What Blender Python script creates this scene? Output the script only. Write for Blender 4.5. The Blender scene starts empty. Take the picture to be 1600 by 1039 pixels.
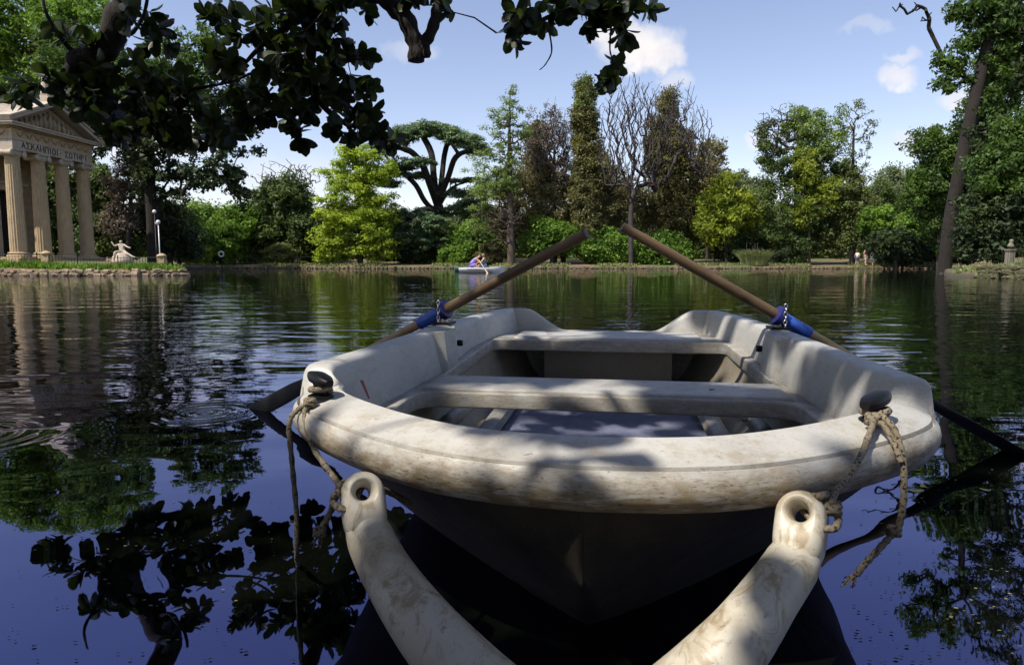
import bpy, bmesh, math, random
import numpy as np
from mathutils import Vector, Matrix, Euler

# ------------------------------------------------------------------ camera, sky, sun, exposure
S = bpy.context.scene
COL = S.collection
CAM_H = 0.80
PITCH = math.radians(5.97)
cam_d = bpy.data.cameras.new("camera")
cam_d.lens = 24.0; cam_d.sensor_width = 36.0; cam_d.sensor_fit = 'HORIZONTAL'
cam_d.clip_start = 0.05; cam_d.clip_end = 3000.0
cam = bpy.data.objects.new("camera", cam_d); COL.objects.link(cam)
cam.location = (0, 0, CAM_H); cam.rotation_euler = (math.pi / 2 - PITCH, 0, 0)
S.camera = cam

SUN_DIR = Vector((-0.44, -0.36, 0.82)).normalized()       # towards the sun
SUN_EL = math.asin(SUN_DIR.z); SUN_AZ = math.atan2(SUN_DIR.x, SUN_DIR.y)
SUN_STRENGTH = 5.0; SKY_STRENGTH = 0.135; EXPOSURE = 0.35
sun_d = bpy.data.lights.new("sun", 'SUN'); sun_d.energy = SUN_STRENGTH; sun_d.angle = math.radians(0.53)
sun_d.color = (1.0, 0.94, 0.84)
sun = bpy.data.objects.new("sun", sun_d); COL.objects.link(sun)
sun.rotation_euler = SUN_DIR.to_track_quat('Z', 'Y').to_euler()
sun.location = SUN_DIR * 60

S.render.engine = 'CYCLES'
S.cycles.max_bounces = 5; S.cycles.diffuse_bounces = 2; S.cycles.glossy_bounces = 3
S.cycles.transmission_bounces = 4; S.cycles.transparent_max_bounces = 6
S.cycles.sample_clamp_indirect = 6.0
S.cycles.use_adaptive_sampling = True; S.cycles.adaptive_threshold = 0.03
S.cycles.caustics_reflective = False; S.cycles.caustics_refractive = False
S.view_settings.view_transform = 'Standard'; S.view_settings.look = 'None'
S.view_settings.gamma = 1.0; S.view_settings.use_curve_mapping = False
S.view_settings.exposure = EXPOSURE

class NT:
    """tiny node-graph helper"""
    def __init__(s, tree): s.t = tree; s.n = tree.nodes; s.l = tree.links
    def node(s, kind, **kw):
        n = s.n.new(kind)
        for k, v in kw.items(): setattr(n, k, v)
        return n
    def put(s, sock, v):
        if isinstance(v, bpy.types.NodeSocket): s.l.new(v, sock)
        elif v is not None: sock.default_value = v
    def math(s, op, a, b=None, c=None, clamp=False):
        n = s.n.new('ShaderNodeMath'); n.operation = op; n.use_clamp = clamp
        for i, v in enumerate((a, b, c)): s.put(n.inputs[i], v)
        return n.outputs[0]
    def mix(s, f, a, b, blend='MIX'):
        n = s.n.new('ShaderNodeMix'); n.data_type = 'RGBA'; n.blend_type = blend
        s.put(n.inputs[0], f)
        for i, v in ((6, a), (7, b)):
            if isinstance(v, (tuple, list)) and len(v) == 3: v = (*v, 1)
            s.put(n.inputs[i], v)
        return n.outputs[2]
    def noise(s, vec, scale, detail=3, rough=.55, dist=0.0):
        n = s.n.new('ShaderNodeTexNoise'); s.put(n.inputs['Vector'], vec)
        n.inputs['Scale'].default_value = scale; n.inputs['Detail'].default_value = detail
        n.inputs['Roughness'].default_value = rough; n.inputs['Distortion'].default_value = dist
        return n.outputs[0]
    def map(s, v, a, b, c=0.0, d=1.0, smooth=False):
        n = s.n.new('ShaderNodeMapRange')
        if smooth: n.interpolation_type = 'SMOOTHSTEP'
        s.put(n.inputs[0], v)
        for i, q in enumerate((a, b, c, d)): n.inputs[i + 1].default_value = q
        return n.outputs[0]
    def coord(s, kind='Object'): return s.n.new('ShaderNodeTexCoord').outputs[kind]
    def scale(s, vec, xyz):
        n = s.n.new('ShaderNodeMapping'); s.put(n.inputs[0], vec); n.inputs['Scale'].default_value = xyz
        return n.outputs[0]
    def sep(s, vec):
        n = s.n.new('ShaderNodeSeparateXYZ'); s.put(n.inputs[0], vec); return n.outputs

def build_world():
    w = bpy.data.worlds.new("World"); S.world = w; w.use_nodes = True
    w.cycles.sampling_method = 'MANUAL'; w.cycles.sample_map_resolution = 256
    g = NT(w.node_tree); g.n.clear()
    sky = g.node('ShaderNodeTexSky', sky_type='NISHITA', sun_disc=False)
    sky.sun_elevation = SUN_EL; sky.sun_rotation = SUN_AZ
    sky.altitude = 50; sky.air_density = 1.0; sky.dust_density = 0.5; sky.ozone_density = 1.6
    d = g.coord('Generated')
    x, y, z = g.sep(d)
    # fair-weather cumulus: a flat noise layer high above, sparse, fading into the horizon
    zc = g.math('MAXIMUM', z, 0.06)
    comb = g.node('ShaderNodeCombineXYZ')
    g.put(comb.inputs[0], g.math('DIVIDE', x, zc)); g.put(comb.inputs[1], g.math('DIVIDE', y, zc))
    layer = g.noise(comb.outputs[0], 0.42, 4, .52)
    cover = g.map(layer, .615, .74, 0, .85, True)
    cover = g.math('MULTIPLY', cover, g.map(z, .30, .44, 0, 1, True))
    # single puffs standing over the far trees, seen as directions
    yy = g.math('MAXIMUM', y, 0.05)
    tx = g.math('DIVIDE', x, yy); tz = g.math('DIVIDE', z, yy)
    wob = g.noise(d, 9.0, 4, .62)
    wob2 = g.noise(d, 26.0, 3, .6)
    ax = g.math('MULTIPLY_ADD', g.math('SUBTRACT', wob, .5), .11, tx)
    az = g.math('MULTIPLY_ADD', g.math('SUBTRACT', wob2, .5), .06, tz)
    puffs = [(.180, .300, .060, .032, 1.0), (.150, .318, .034, .024, .95), (.215, .288, .036, .022, .95), (.235, .255, .030, .013, .5), (.545, .262, .034, .015, .7), (.56, .285, .03, .009, .5),
             (.650, .225, .040, .018, .7), (.575, .165, .04, .018, .6), (-.145, .295, .035, .016, .35), (-.33, .12, .08, .03, .35),
             (.36, .175, .022, .014, .5), (.50, .33, .05, .010, .25), (-.52, .19, .10, .05, .7), (.75, .30, .07, .03, .6)]
    tot = None
    for cx, cz, rx, rz, a in puffs:
        ex = g.math('DIVIDE', g.math('SUBTRACT', ax, cx), rx); ez = g.math('DIVIDE', g.math('SUBTRACT', az, cz), rz)
        q = g.math('ADD', g.math('MULTIPLY', ex, ex), g.math('MULTIPLY', ez, ez))
        m = g.math('MULTIPLY', g.map(q, .0, 1.6, 1, 0, True), a)
        tot = m if tot is None else g.math('MAXIMUM', tot, m)
    tot = g.math('MULTIPLY', tot, g.map(y, .02, .2, 0, 1))
    tot = g.math('MAXIMUM', tot, cover, clamp=True)
    shade = g.mix(g.map(wob2, .3, .7), (5.0, 4.9, 5.2), (6.4, 6.1, 5.9))
    c = g.mix(tot, g.mix(1.0, sky.outputs[0], (1.30, 1.08, 1.05), 'MULTIPLY'), shade)
    bg = g.node('ShaderNodeBackground'); g.put(bg.inputs[0], c); bg.inputs[1].default_value = SKY_STRENGTH
    out = g.node('ShaderNodeOutputWorld'); g.l.new(bg.outputs[0], out.inputs[0])
build_world()

# ------------------------------------------------------------------ helpers
FPX = 1600 * 24 / 36
def unproj(px, py, Y):
    """the point at ground distance Y (metres along +Y) on the sight line measured in the photograph"""
    xc = (px - 800) / FPX; yc = -(py - 519.5) / FPX
    fy = math.cos(PITCH) + yc * math.sin(PITCH); fz = -math.sin(PITCH) + yc * math.cos(PITCH)
    t = Y / fy
    return Vector((xc * t, Y, CAM_H + fz * t))
def proj(P):
    P = np.atleast_2d(np.asarray(P, float)); dz = P[:, 2] - CAM_H
    zc = P[:, 1] * math.cos(PITCH) - dz * math.sin(PITCH); yc = P[:, 1] * math.sin(PITCH) + dz * math.cos(PITCH)
    zs = np.where(np.abs(zc) < 1e-6, 1e-6, zc)
    return 800 + FPX * P[:, 0] / zs, 519.5 - FPX * yc / zs, zc

def tag(o, label=None, cat=None, group=None, kind=None):
    if label: o["label"] = label
    if cat: o["category"] = cat
    if group: o["group"] = group
    if kind: o["kind"] = kind
    return o
def empty(name, loc=(0, 0, 0), rz=0.0, label=None, cat=None, group=None):
    o = bpy.data.objects.new(name, None); o.empty_display_size = .2
    COL.objects.link(o); o.location = loc; o.rotation_euler = (0, 0, rz)
    return tag(o, label, cat, group)
def link(name, me, mat=None, parent=None, smooth=False):
    if mat is not None and not me.materials: me.materials.append(mat)
    if smooth: me.polygons.foreach_set('use_smooth', [True] * len(me.polygons))
    o = bpy.data.objects.new(name, me); COL.objects.link(o)
    if parent is not None: o.parent = parent
    return o
def auto(o, deg=35):
    me = o.data
    me.polygons.foreach_set('use_smooth', [True] * len(me.polygons))
    bm = bmesh.new(); bm.from_mesh(me)
    lim = math.radians(deg)
    for e in bm.edges:
        e.smooth = not (len(e.link_faces) == 2 and e.calc_face_angle(0) > lim)
    bm.to_mesh(me); bm.free()
    return o

class MB:
    """collects shapes into one mesh"""
    def __init__(s): s.v = []; s.f = []
    def add(s, v, f):
        k = len(s.v); s.v += [tuple(p) for p in v]; s.f += [tuple(i + k for i in q) for q in f]
        return s
    def box(s, lo, hi, M=None):
        (a, b, c), (d, e, h) = lo, hi
        v = [(a, b, c), (d, b, c), (d, e, c), (a, e, c), (a, b, h), (d, b, h), (d, e, h), (a, e, h)]
        if M is not None: v = [M @ Vector(p) for p in v]
        return s.add(v, [(0, 3, 2, 1), (4, 5, 6, 7), (0, 1, 5, 4), (1, 2, 6, 5), (2, 3, 7, 6), (3, 0, 4, 7)])
    def tube(s, pts, rad, n=8, caps=True, flat=None, mod=None):
        pts = [Vector(p) for p in pts]
        if not hasattr(rad, '__len__'): rad = [rad] * len(pts)
        k = len(s.v); T0 = (pts[1] - pts[0]).normalized()
        ref = Vector((0, 0, 1)) if abs(T0.z) < .9 else Vector((1, 0, 0))
        A = T0.cross(ref).normalized()
        for i, p in enumerate(pts):
            T = (pts[min(i + 1, len(pts) - 1)] - pts[max(i - 1, 0)]).normalized()
            A = (A - T * A.dot(T)).normalized(); B = T.cross(A)
            fl = flat[i] if flat else (1, 1)
            for j in range(n):
                a = 2 * math.pi * j / n
                r = rad[i] * (mod(i, a) if mod else 1)
                s.v.append(tuple(p + A * (math.cos(a) * r * fl[0]) + B * (math.sin(a) * r * fl[1])))
        for i in range(len(pts) - 1):
            for j in range(n):
                s.f.append((k + i * n + j, k + i * n + (j + 1) % n, k + (i + 1) * n + (j + 1) % n, k + (i + 1) * n + j))
        if caps:
            s.f.append(tuple(k + j for j in range(n - 1, -1, -1)))
            e = k + (len(pts) - 1) * n; s.f.append(tuple(e + j for j in range(n)))
        return s
    def lathe(s, prof, n=24, at=(0, 0, 0), mod=None):
        k = len(s.v); ax, ay, az = at
        for i, (r, z) in enumerate(prof):
            for j in range(n):
                a = 2 * math.pi * j / n; q = r * (mod(i, j) if mod else 1)
                s.v.append((ax + q * math.cos(a), ay + q * math.sin(a), az + z))
        for i in range(len(prof) - 1):
            for j in range(n):
                s.f.append((k + i * n + j, k + i * n + (j + 1) % n, k + (i + 1) * n + (j + 1) % n, k + (i + 1) * n + j))
        s.f.append(tuple(k + j for j in range(n - 1, -1, -1)))
        e = k + (len(prof) - 1) * n; s.f.append(tuple(e + j for j in range(n)))
        return s
    def grid(s, rows, close=False):
        k = len(s.v); m = len(rows[0])
        for r in rows: s.v += [tuple(p) for p in r]
        for i in range(len(rows) - 1):
            for j in range(m - 1 + (1 if close else 0)):
                s.f.append((k + i * m + j, k + i * m + (j + 1) % m, k + (i + 1) * m + (j + 1) % m, k + (i + 1) * m + j))
        return s
    def mesh(s, name):
        me = bpy.data.meshes.new(name); me.from_pydata(s.v, [], s.f); me.validate(); me.update(); return me
    def build(s, name, mat=None, parent=None, smooth=False, ang=None):
        o = link(name, s.mesh(name), mat, parent, smooth)
        if ang: auto(o, ang)
        return o

def np_mesh(name, V, F, tint=None):
    """fast mesh from numpy: V (n,3), F (m,4) or (m,3)"""
    me = bpy.data.meshes.new(name); k = F.shape[1]
    me.vertices.add(len(V)); me.vertices.foreach_set('co', V.astype(np.float32).ravel())
    me.loops.add(F.size); me.loops.foreach_set('vertex_index', F.astype(np.int32).ravel())
    me.polygons.add(len(F)); me.polygons.foreach_set('loop_start', np.arange(0, F.size, k, dtype=np.int32))
    me.update(calc_edges=True)
    if tint is not None:
        a = me.attributes.new('tint', 'FLOAT', 'POINT'); a.data.foreach_set('value', tint.astype(np.float32))
    return me
def crom(pts, per=8, closed=False):
    pts = [Vector(p) for p in pts]; out = []; n = len(pts)
    for i in range(n if closed else n - 1):
        if closed: a, b, c, d = (pts[(i + k) % n] for k in (-1, 0, 1, 2))
        else: a, b, c, d = pts[max(i - 1, 0)], pts[i], pts[i + 1], pts[min(i + 2, n - 1)]
        for j in range(per):
            t = j / per
            out.append(.5 * ((2 * b) + (c - a) * t + (2 * a - 5 * b + 4 * c - d) * t * t + (3 * b - a - 3 * c + d) * t ** 3))
    if not closed: out.append(pts[-1])
    return out
def lerp(a, b, t): return a + (b - a) * t
def sstep(a, b, x):
    t = min(1, max(0, (x - a) / (b - a))); return t * t * (3 - 2 * t)

# ------------------------------------------------------------------ materials
def new_mat(name):
    m = bpy.data.materials.new(name); m.use_nodes = True
    g = NT(m.node_tree); b = g.n['Principled BSDF']
    return m, g, b
def plain(name, col, rough=.6, metal=0, var=.25, scale=6, bump=.0, bscale=30, spec=.4):
    m, g, b = new_mat(name)
    o = g.coord()
    n = g.noise(o, scale, 5, .6)
    dark = tuple(c * (1 - var) for c in col); lite = tuple(min(1, c * (1 + var)) for c in col)
    g.put(b.inputs['Base Color'], g.mix(g.map(n, .3, .7), dark, lite))
    b.inputs['Roughness'].default_value = rough; b.inputs['Metallic'].default_value = metal
    b.inputs['Specular IOR Level'].default_value = spec
    if bump:
        bp = g.node('ShaderNodeBump'); bp.inputs['Strength'].default_value = 1; bp.inputs['Distance'].default_value = bump
        g.put(bp.inputs['Height'], g.noise(o, bscale, 5, .65)); g.l.new(bp.outputs[0], b.inputs['Normal'])
    return m
def leaf_mat(name, c1, c2, trans=.35, rough=.55, spec=.25):
    m, g, b = new_mat(name)
    at = g.node('ShaderNodeAttribute', attribute_name='tint')
    drift = g.noise(g.coord(), .45, 3, .6)
    col = g.mix(at.outputs['Fac'], c1, c2)
    col = g.mix(g.map(drift, .48, .70, 0, .75, True), col, tuple(q * k for q, k in zip(c2, (1.14, 1.14, .80))))
    col = g.mix(g.map(drift, .50, .32, 0, .6, True), col, tuple(q * k for q, k in zip(c1, (.75, .95, .95))))
    g.put(b.inputs['Base Color'], col); b.inputs['Roughness'].default_value = rough
    b.inputs['Specular IOR Level'].default_value = spec
    tr = g.node('ShaderNodeBsdfTranslucent'); g.put(tr.inputs[0], g.mix(.35, col, tuple(min(1, q * 1.8) for q in (c2[0], c2[1], c2[2] * .5))))
    mx = g.node('ShaderNodeMixShader'); mx.inputs[0].default_value = trans
    g.l.new(b.outputs[0], mx.inputs[1]); g.l.new(tr.outputs[0], mx.inputs[2])
    g.l.new(mx.outputs[0], g.n['Material Output'].inputs[0])
    return m

# ------------------------------------------------------------------ ground and lake
LAKE = np.array([(-4, .45), (4, .45), (10, 1.2), (24, 9), (34, 19), (33, 27.5), (22.6, 29.2), (22.6, 33), (22.9, 36.5), (37, 60), (46, 69.5),
                 (36, 70.5), (22, 70), (8, 71), (-6, 70.5), (-18, 71), (-31, 71.5), (-34, 62), (-26, 48), (-19.5, 41), (-17.6, 38.3),
                 (-19, 36.9), (-26, 36.4), (-34, 36.6), (-60, 37), (-62, 24), (-30, 13), (-13, 3.5)], float)
def lake_sdf(P):
    """signed distance to the shoreline, positive on land"""
    A = LAKE; B = np.roll(LAKE, -1, 0)
    d = np.full(len(P), 1e9); inside = np.zeros(len(P), bool)
    for a, b in zip(A, B):
        ab = b - a; t = np.clip(((P - a) @ ab) / (ab @ ab), 0, 1)
        q = P - a - t[:, None] * ab
        d = np.minimum(d, np.hypot(q[:, 0], q[:, 1]))
        c = ((a[1] > P[:, 1]) != (b[1] > P[:, 1]))
        with np.errstate(divide='ignore', invalid='ignore'):
            xi = (b[0] - a[0]) * (P[:, 1] - a[1]) / (b[1] - a[1] + 1e-12) + a[0]
        inside ^= c & (P[:, 0] < xi)
    return np.where(inside, -d, d)
def ground_z(P):
    P = np.atleast_2d(np.asarray(P, float)); s = lake_sdf(P)
    t = np.clip((s + .15) / .55, 0, 1); t = t * t * (3 - 2 * t)
    z = -1.3 + 1.62 * t
    z = np.where(s < -.15, np.maximum(-1.3, -.9 + s * .25), z)
    up = np.clip((s - .4) / 30, 0, 1)
    z = z + np.where(s > .4, 1.0 * up, 0)
    isl = np.exp(-(((P[:, 0] + 32) / 12) ** 2 + ((P[:, 1] - 44) / 6.5) ** 2) ** 2)
    z = z + np.where(s > .2, .42 * isl * np.clip(s / 2, 0, 1), 0)
    z = z + np.where(s > .5, .05 * np.sin(P[:, 0] * .9 + 1) * np.sin(P[:, 1] * .7), 0)
    return z
def gz(x, y): return float(ground_z([(x, y)])[0])

def ground_material():
    m, g, b = new_mat('ground_soil_grass')
    o = g.coord()
    n1 = g.noise(o, .35, 5, .6); n2 = g.noise(o, 5, 6, .7)
    soil = g.mix(g.map(n2, .3, .7), (.10, .062, .036), (.22, .145, .09))
    grass = g.mix(g.map(n2, .3, .7), (.035, .06, .014), (.11, .14, .035))
    c = g.mix(g.map(n1, .44, .58, 0, 1, True), soil, grass)
    z = g.sep(o)[2]
    c = g.mix(g.map(z, .05, .3, 0, 1, True), g.mix(n2, (.03, .026, .018), (.08, .07, .045)), c)
    g.put(b.inputs['Base Color'], c); b.inputs['Roughness'].default_value = .95
    bp = g.node('ShaderNodeBump'); bp.inputs['Distance'].default_value = .04; g.put(bp.inputs['Height'], n2)
    g.l.new(bp.outputs[0], b.inputs['Normal'])
    return m
def build_ground():
    core = np.arange(-66, 66.01, .55); xs = np.concatenate([[-900, -500, -260, -150, -100, -80], core, [80, 100, 150, 260, 500, 900]])
    cy = np.arange(-6, 92.01, .55); ys = np.concatenate([[-900, -400, -150, -60, -30, -14], cy, [105, 130, 180, 300, 600, 1200]])
    X, Y = np.meshgrid(xs, ys); P = np.stack([X.ravel(), Y.ravel()], 1)
    V = np.column_stack([P, ground_z(P)])
    nx, ny = len(xs), len(ys); i = np.arange(nx - 1); j = np.arange(ny - 1)
    I, J = np.meshgrid(i, j); k = (J * nx + I).ravel()
    F = np.stack([k, k + 1, k + nx + 1, k + nx], 1)
    o = link('ground', np_mesh('ground', V, F), ground_material(), None, True)
    tag(o, 'bare soil and grass banks around the lake', 'ground', kind='structure')
build_ground()

def water_material():
    m, g, b = new_mat('lake_water')
    o = g.coord()
    x, y, z = g.sep(o)
    big = g.noise(g.scale(o, (.8, 1.25, 1)), 1.0, 1, .4, .8)
    mid = g.noise(g.scale(o, (1.15, 2.9, 1)), 1.25, 1.2, .45, .5)
    fine = g.noise(g.scale(o, (3.2, 9.0, 1)), 1.4, 1, .5)
    calm = g.noise(o, .16, 2, .5)
    # sheltered and smooth close to the near bank, rippled out on the open water
    wind = g.math('MULTIPLY', g.math('MULTIPLY', g.map(y, 1.8, 7.0, .05, 1.0, True), g.map(y, 9, 34, 1.0, .38, True)), g.map(calm, .35, .65, .5, 1.0))
    h = g.math('MULTIPLY', big, g.map(y, 1.5, 4.0, .008, .017, True))
    h = g.math('MULTIPLY_ADD', g.math('MULTIPLY', mid, wind), .0150, h)
    h = g.math('MULTIPLY_ADD', g.math('MULTIPLY', fine, wind), .0030, h)
    # two spreading rings on the left
    for cx, cy, wl, amp, ext in ((-2.55, 3.05, .085, .0008, .62), (-1.62, 3.55, .07, .0009, .42)):
        dx = g.math('SUBTRACT', x, cx); dy = g.math('SUBTRACT', y, cy)
        r = g.math('SQRT', g.math('ADD', g.math('MULTIPLY', dx, dx), g.math('MULTIPLY', dy, dy)))
        wv = g.math('SINE', g.math('MULTIPLY', r, 2 * math.pi / wl))
        h = g.math('MULTIPLY_ADD', g.math('MULTIPLY', wv, g.map(r, .05, ext, 1, 0, True)), amp, h)
    bp = g.node('ShaderNodeBump'); bp.inputs['Strength'].default_value = 1; bp.inputs['Distance'].default_value = 1
    g.put(bp.inputs['Height'], h); g.l.new(bp.outputs[0], b.inputs['Normal'])
    murk = g.noise(o, .8, 4, .6)
    g.put(b.inputs['Base Color'], g.mix(murk, (.0012, .0018, .0012), (.004, .005, .0028)))
    b.inputs['Roughness'].default_value = .012; b.inputs['IOR'].default_value = 3.0
    b.inputs['Specular Tint'].default_value = (.45, .47, 1.0, 1)
    return m
def build_water():
    mb = MB().add([(-70, -8, 0), (60, -8, 0), (60, 90, 0), (-70, 90, 0)], [(0, 1, 2, 3)])
    tag(mb.build('water', water_material()), 'dark rippled lake water', 'water', kind='structure')
build_water()

# ------------------------------------------------------------------ stones along the banks
M_STONE = plain('bank_stone', (.25, .185, .12), .9, var=.55, scale=3, bump=.02, bscale=9)
def rock_mesh(seed, mat):
    r = random.Random(seed); bm = bmesh.new(); bmesh.ops.create_icosphere(bm, subdivisions=2, radius=.5)
    ph = [r.uniform(0, 6) for _ in range(6)]
    for v in bm.verts:
        d = v.co.normalized()
        k = 1 + .16 * math.sin(4 * d.x + ph[0]) + .14 * math.sin(5 * d.y + ph[1]) + .10 * math.sin(6 * d.z + ph[2]) + r.uniform(-.05, .05)
        q = d * .5 * k
        v.co = Vector([math.copysign(min(abs(c), .40), c) for c in q])
    me = bpy.data.meshes.new('stone'); bm.to_mesh(me); bm.free(); me.materials.append(mat); return me
M_MOSSY = plain('mossy_stone', (.085, .080, .038), .95, var=.6, scale=4, bump=.02, bscale=9)
ROCKS = [rock_mesh(i, M_STONE) for i in range(7)]; MOSSY = [rock_mesh(i + 20, M_MOSSY) for i in range(5)]
def along(pts, step):
    pts = [Vector((*p, 0)) for p in pts]; out = []
    for a, b in zip(pts, pts[1:]):
        L = (b - a).length; n = max(1, int(L / step))
        for i in range(n): out.append((a.lerp(b, i / n), (b - a).normalized()))
    return out
def stone_edging(label, pts, step, rows, size, seed, group=None, kinds=ROCKS):
    r = random.Random(seed)
    root = empty('stone_edging', (pts[0][0], pts[0][1], 0), 0, label, 'stone edging', group)
    for row in range(rows):
        for p, d in along(pts, step):
            nrm = Vector((d.y, -d.x, 0))
            q = p + d * r.uniform(-.4, .4) * step + nrm * (.10 - row * .16 + r.uniform(-.06, .06))
            o = bpy.data.objects.new('stone', r.choice(kinds)); COL.objects.link(o); o.parent = root
            s = size * r.uniform(.65, 1.25)
            o.scale = (s * r.uniform(1.0, 1.7), s * r.uniform(.8, 1.1), s * r.uniform(.6, .9))
            o.rotation_euler = (r.uniform(-.25, .25), r.uniform(-.25, .25), math.atan2(d.y, d.x) + r.uniform(-.4, .4))
            o.location = (q.x - pts[0][0], q.y - pts[0][1], .06 + row * size * .52 + r.uniform(-.03, .03))
    return root
stone_edging('rough tan stones edging the temple island at the waterline', [(-31.5, 36.55), (-26, 36.35), (-19.2, 36.8), (-17.7, 38.2)], .42, 2, .36, 3)
stone_edging('mossy dark stones edging the grassy bank at right', [(22.5, 33), (22.5, 29.1), (26, 28.7)], .42, 3, .40, 5, kinds=MOSSY)
def stone_mass(label, pts, step, size, seed):
    r = random.Random(seed); rs = np.random.RandomState(seed)
    base = ROCKS; V = []; F = []; k = 0
    for row in range(2):
        for p, d in along(pts, step):
            me = r.choice(base); n = len(me.vertices); co = np.empty(n * 3); me.vertices.foreach_get('co', co); co = co.reshape(-1, 3)
            fi = np.empty(len(me.polygons) * 3, int); me.polygons.foreach_get('vertices', fi); fi = fi.reshape(-1, 3)
            s = size * r.uniform(.6, 1.3); a = r.uniform(0, 6); R = np.array([[math.cos(a), -math.sin(a), 0], [math.sin(a), math.cos(a), 0], [0, 0, 1]])
            co = (co * (s * 1.4, s, s * .8)) @ R.T + (p.x + r.uniform(-.15, .15), p.y + r.uniform(-.15, .15) + row * .2, .05 + row * size * .5 * r.uniform(.2, 1.2))
            V.append(co); F.append(fi + k); k += n
    o = link('stone_edging', np_mesh('stone_edging', np.concatenate(V), np.concatenate(F)), plain('dark_shore_stone', (.13, .098, .06), .95, var=.6, scale=2, bump=.02, bscale=9))
    tag(o, label, 'stone edging', kind='stuff')
stone_mass('low line of small stones along the far shore', [(46, 69.4), (36, 70.4), (22, 69.9), (8, 70.9), (-6, 70.4), (-18, 70.9), (-31, 71.4)], .46, .25, 8)

# ------------------------------------------------------------------ the white rowing boat in front
def gelcoat(name, grime, low_dirt=0.0, base=(.50, .485, .45), amt=1.0):
    m, g, b = new_mat(name)
    o = g.coord(); x, y, z = g.sep(o)
    n1 = g.noise(o, 3.2, 7, .68); n2 = g.noise(g.scale(o, (1, 1, 2.2)), 15, 6, .75); n3 = g.noise(o, 120, 4, .75)
    streak = g.noise(g.scale(o, (6, 6, 26)), 3.0, 6, .7)
    c = g.mix(g.map(n1, .3, .7), tuple(q * .86 for q in base), base)
    c = g.mix(g.math('MULTIPLY', g.map(n2, .47, .68, 0, 1, True), grime), c, (.27, .20, .105))
    c = g.mix(g.math('MULTIPLY', g.map(n3, .61, .66, 0, 1, True), .30 + .4 * grime), c, (.10, .075, .04))
    # scuffs: short dark scratches
    sc = g.noise(g.scale(o, (9, 34, 34)), 4.0, 3, .6, .4)
    c = g.mix(g.math('MULTIPLY', g.map(sc, .675, .70, 0, 1, True), .75 * min(1, grime + .35)), c, (.035, .028, .02))
    if low_dirt:
        fine = g.noise(g.scale(o, (22, 22, 120)), 2.0, 5, .75); blot = g.noise(g.scale(o, (1, 1, .4)), 4.5, 4, .6)
        zone = g.map(g.math('MULTIPLY_ADD', g.math('SUBTRACT', blot, .5), .10, z), low_dirt[0], low_dirt[1], 1, 0, True)
        d = g.math('MULTIPLY', zone, g.map(g.math('ADD', streak, g.math('MULTIPLY', n2, .6)), .60, .90, .30, 1, True))
        c = g.mix(g.math('MULTIPLY', d, .93 * amt), c, g.mix(g.map(n1, .35, .65), (.11, .075, .03), (.25, .18, .085)))
        f = g.math('MULTIPLY', zone, g.map(fine, .54, .64, 0, 1, True)); c = g.mix(g.math('MULTIPLY', f, .85 * amt), c, (.045, .032, .016))
    g.put(b.inputs['Base Color'], c)
    g.put(b.inputs['Roughness'], g.map(n2, .3, .7, .36, .62))
    b.inputs['Specular IOR Level'].default_value = .45
    bp = g.node('ShaderNodeBump'); bp.inputs['Distance'].default_value = .0009; g.put(bp.inputs['Height'], n2)
    g.l.new(bp.outputs[0], b.inputs['Normal'])
    return m
M_RIM = gelcoat('dirty_white_gelcoat', .38, (.385, .475))
M_LINER = gelcoat('white_gelcoat_liner', .26, (.30, .44), (.44, .435, .415), .5)
M_GUNWALE = gelcoat('weathered_gunwale', .55, 0, (.55, .55, .50))
M_HULL = plain('shade_dark_hull', (.027, .021, .012), .75, var=.7, scale=5, bump=.003, bscale=22)  # near-black brown: the shade under the rim put into the colour
M_INNER = gelcoat('grimy_shaded_inner_hull', .95, 0, (.27, .24, .19))  # grime, plus the shade under the seats put into the base
M_BLACK = plain('black_plastic', (.004, .004, .0045), .45, var=.3, spec=.25, bump=.0006, bscale=80)
M_STEEL = plain('chain_steel', (.45, .45, .46), .3, 1.0)
def floor_mat():
    m, g, b = new_mat('worn_blue_floor_paint'); o = g.coord()
    n = g.noise(o, 5, 6, .7); s = g.noise(g.scale(o, (14, 60, 1)), 3, 5, .7)
    c = g.mix(g.map(n, .35, .65), (.10, .115, .20), (.20, .21, .28))
    c = g.mix(g.map(s, .52, .68, 0, .8), c, (.38, .38, .40)); c = g.mix(g.map(n, .62, .74, 0, .8), c, (.05, .04, .03))
    g.put(b.inputs['Base Color'], c); b.inputs['Roughness'].default_value = .32
    return m
M_FLOOR = floor_mat()

BYAW = math.radians(8.9)
BOAT = empty('rowing_boat', (.12, 1.12, 0), -BYAW,
             'large weathered white rowing boat filling the foreground, bow towards the viewer', 'rowing boat')
# local frame: +x starboard (right), +y towards the stern
CTRL = [(0, 0), (.16, .016), (.30, .058), (.44, .14), (.57, .245), (.69, .365), (.762, .475), (.788, .59), (.782, .74), (.765, 1.0), (.752, 1.35), (.728, 1.8), (.675, 2.3), (.605, 2.66)]
half = crom([(a, b, 0) for a, b in CTRL], 12)
LOOP = [Vector((-p.x, p.y, 0)) for p in reversed(half[1:])] + half
NL = len(LOOP)
def inward(i):
    T = (LOOP[min(i + 1, NL - 1)] - LOOP[max(i - 1, 0)]).normalized()
    if i == 0: T = (LOOP[1] - LOOP[0]).normalized()
    return Vector((-T.y, T.x, 0))
P_BOW = [(.085, -.122), (.04, -.118), (.014, -.106), (.002, -.084), (0, -.062), (.004, -.046), (.0125, -.034), (.0150, -.044), (.0185, -.044), (.0210, -.029), (.050, -.017), (.085, -.007), (.116, -.002), (.125, -.009), (.129, -.04), (.131, -.085), (.134, -.17)]
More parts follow.
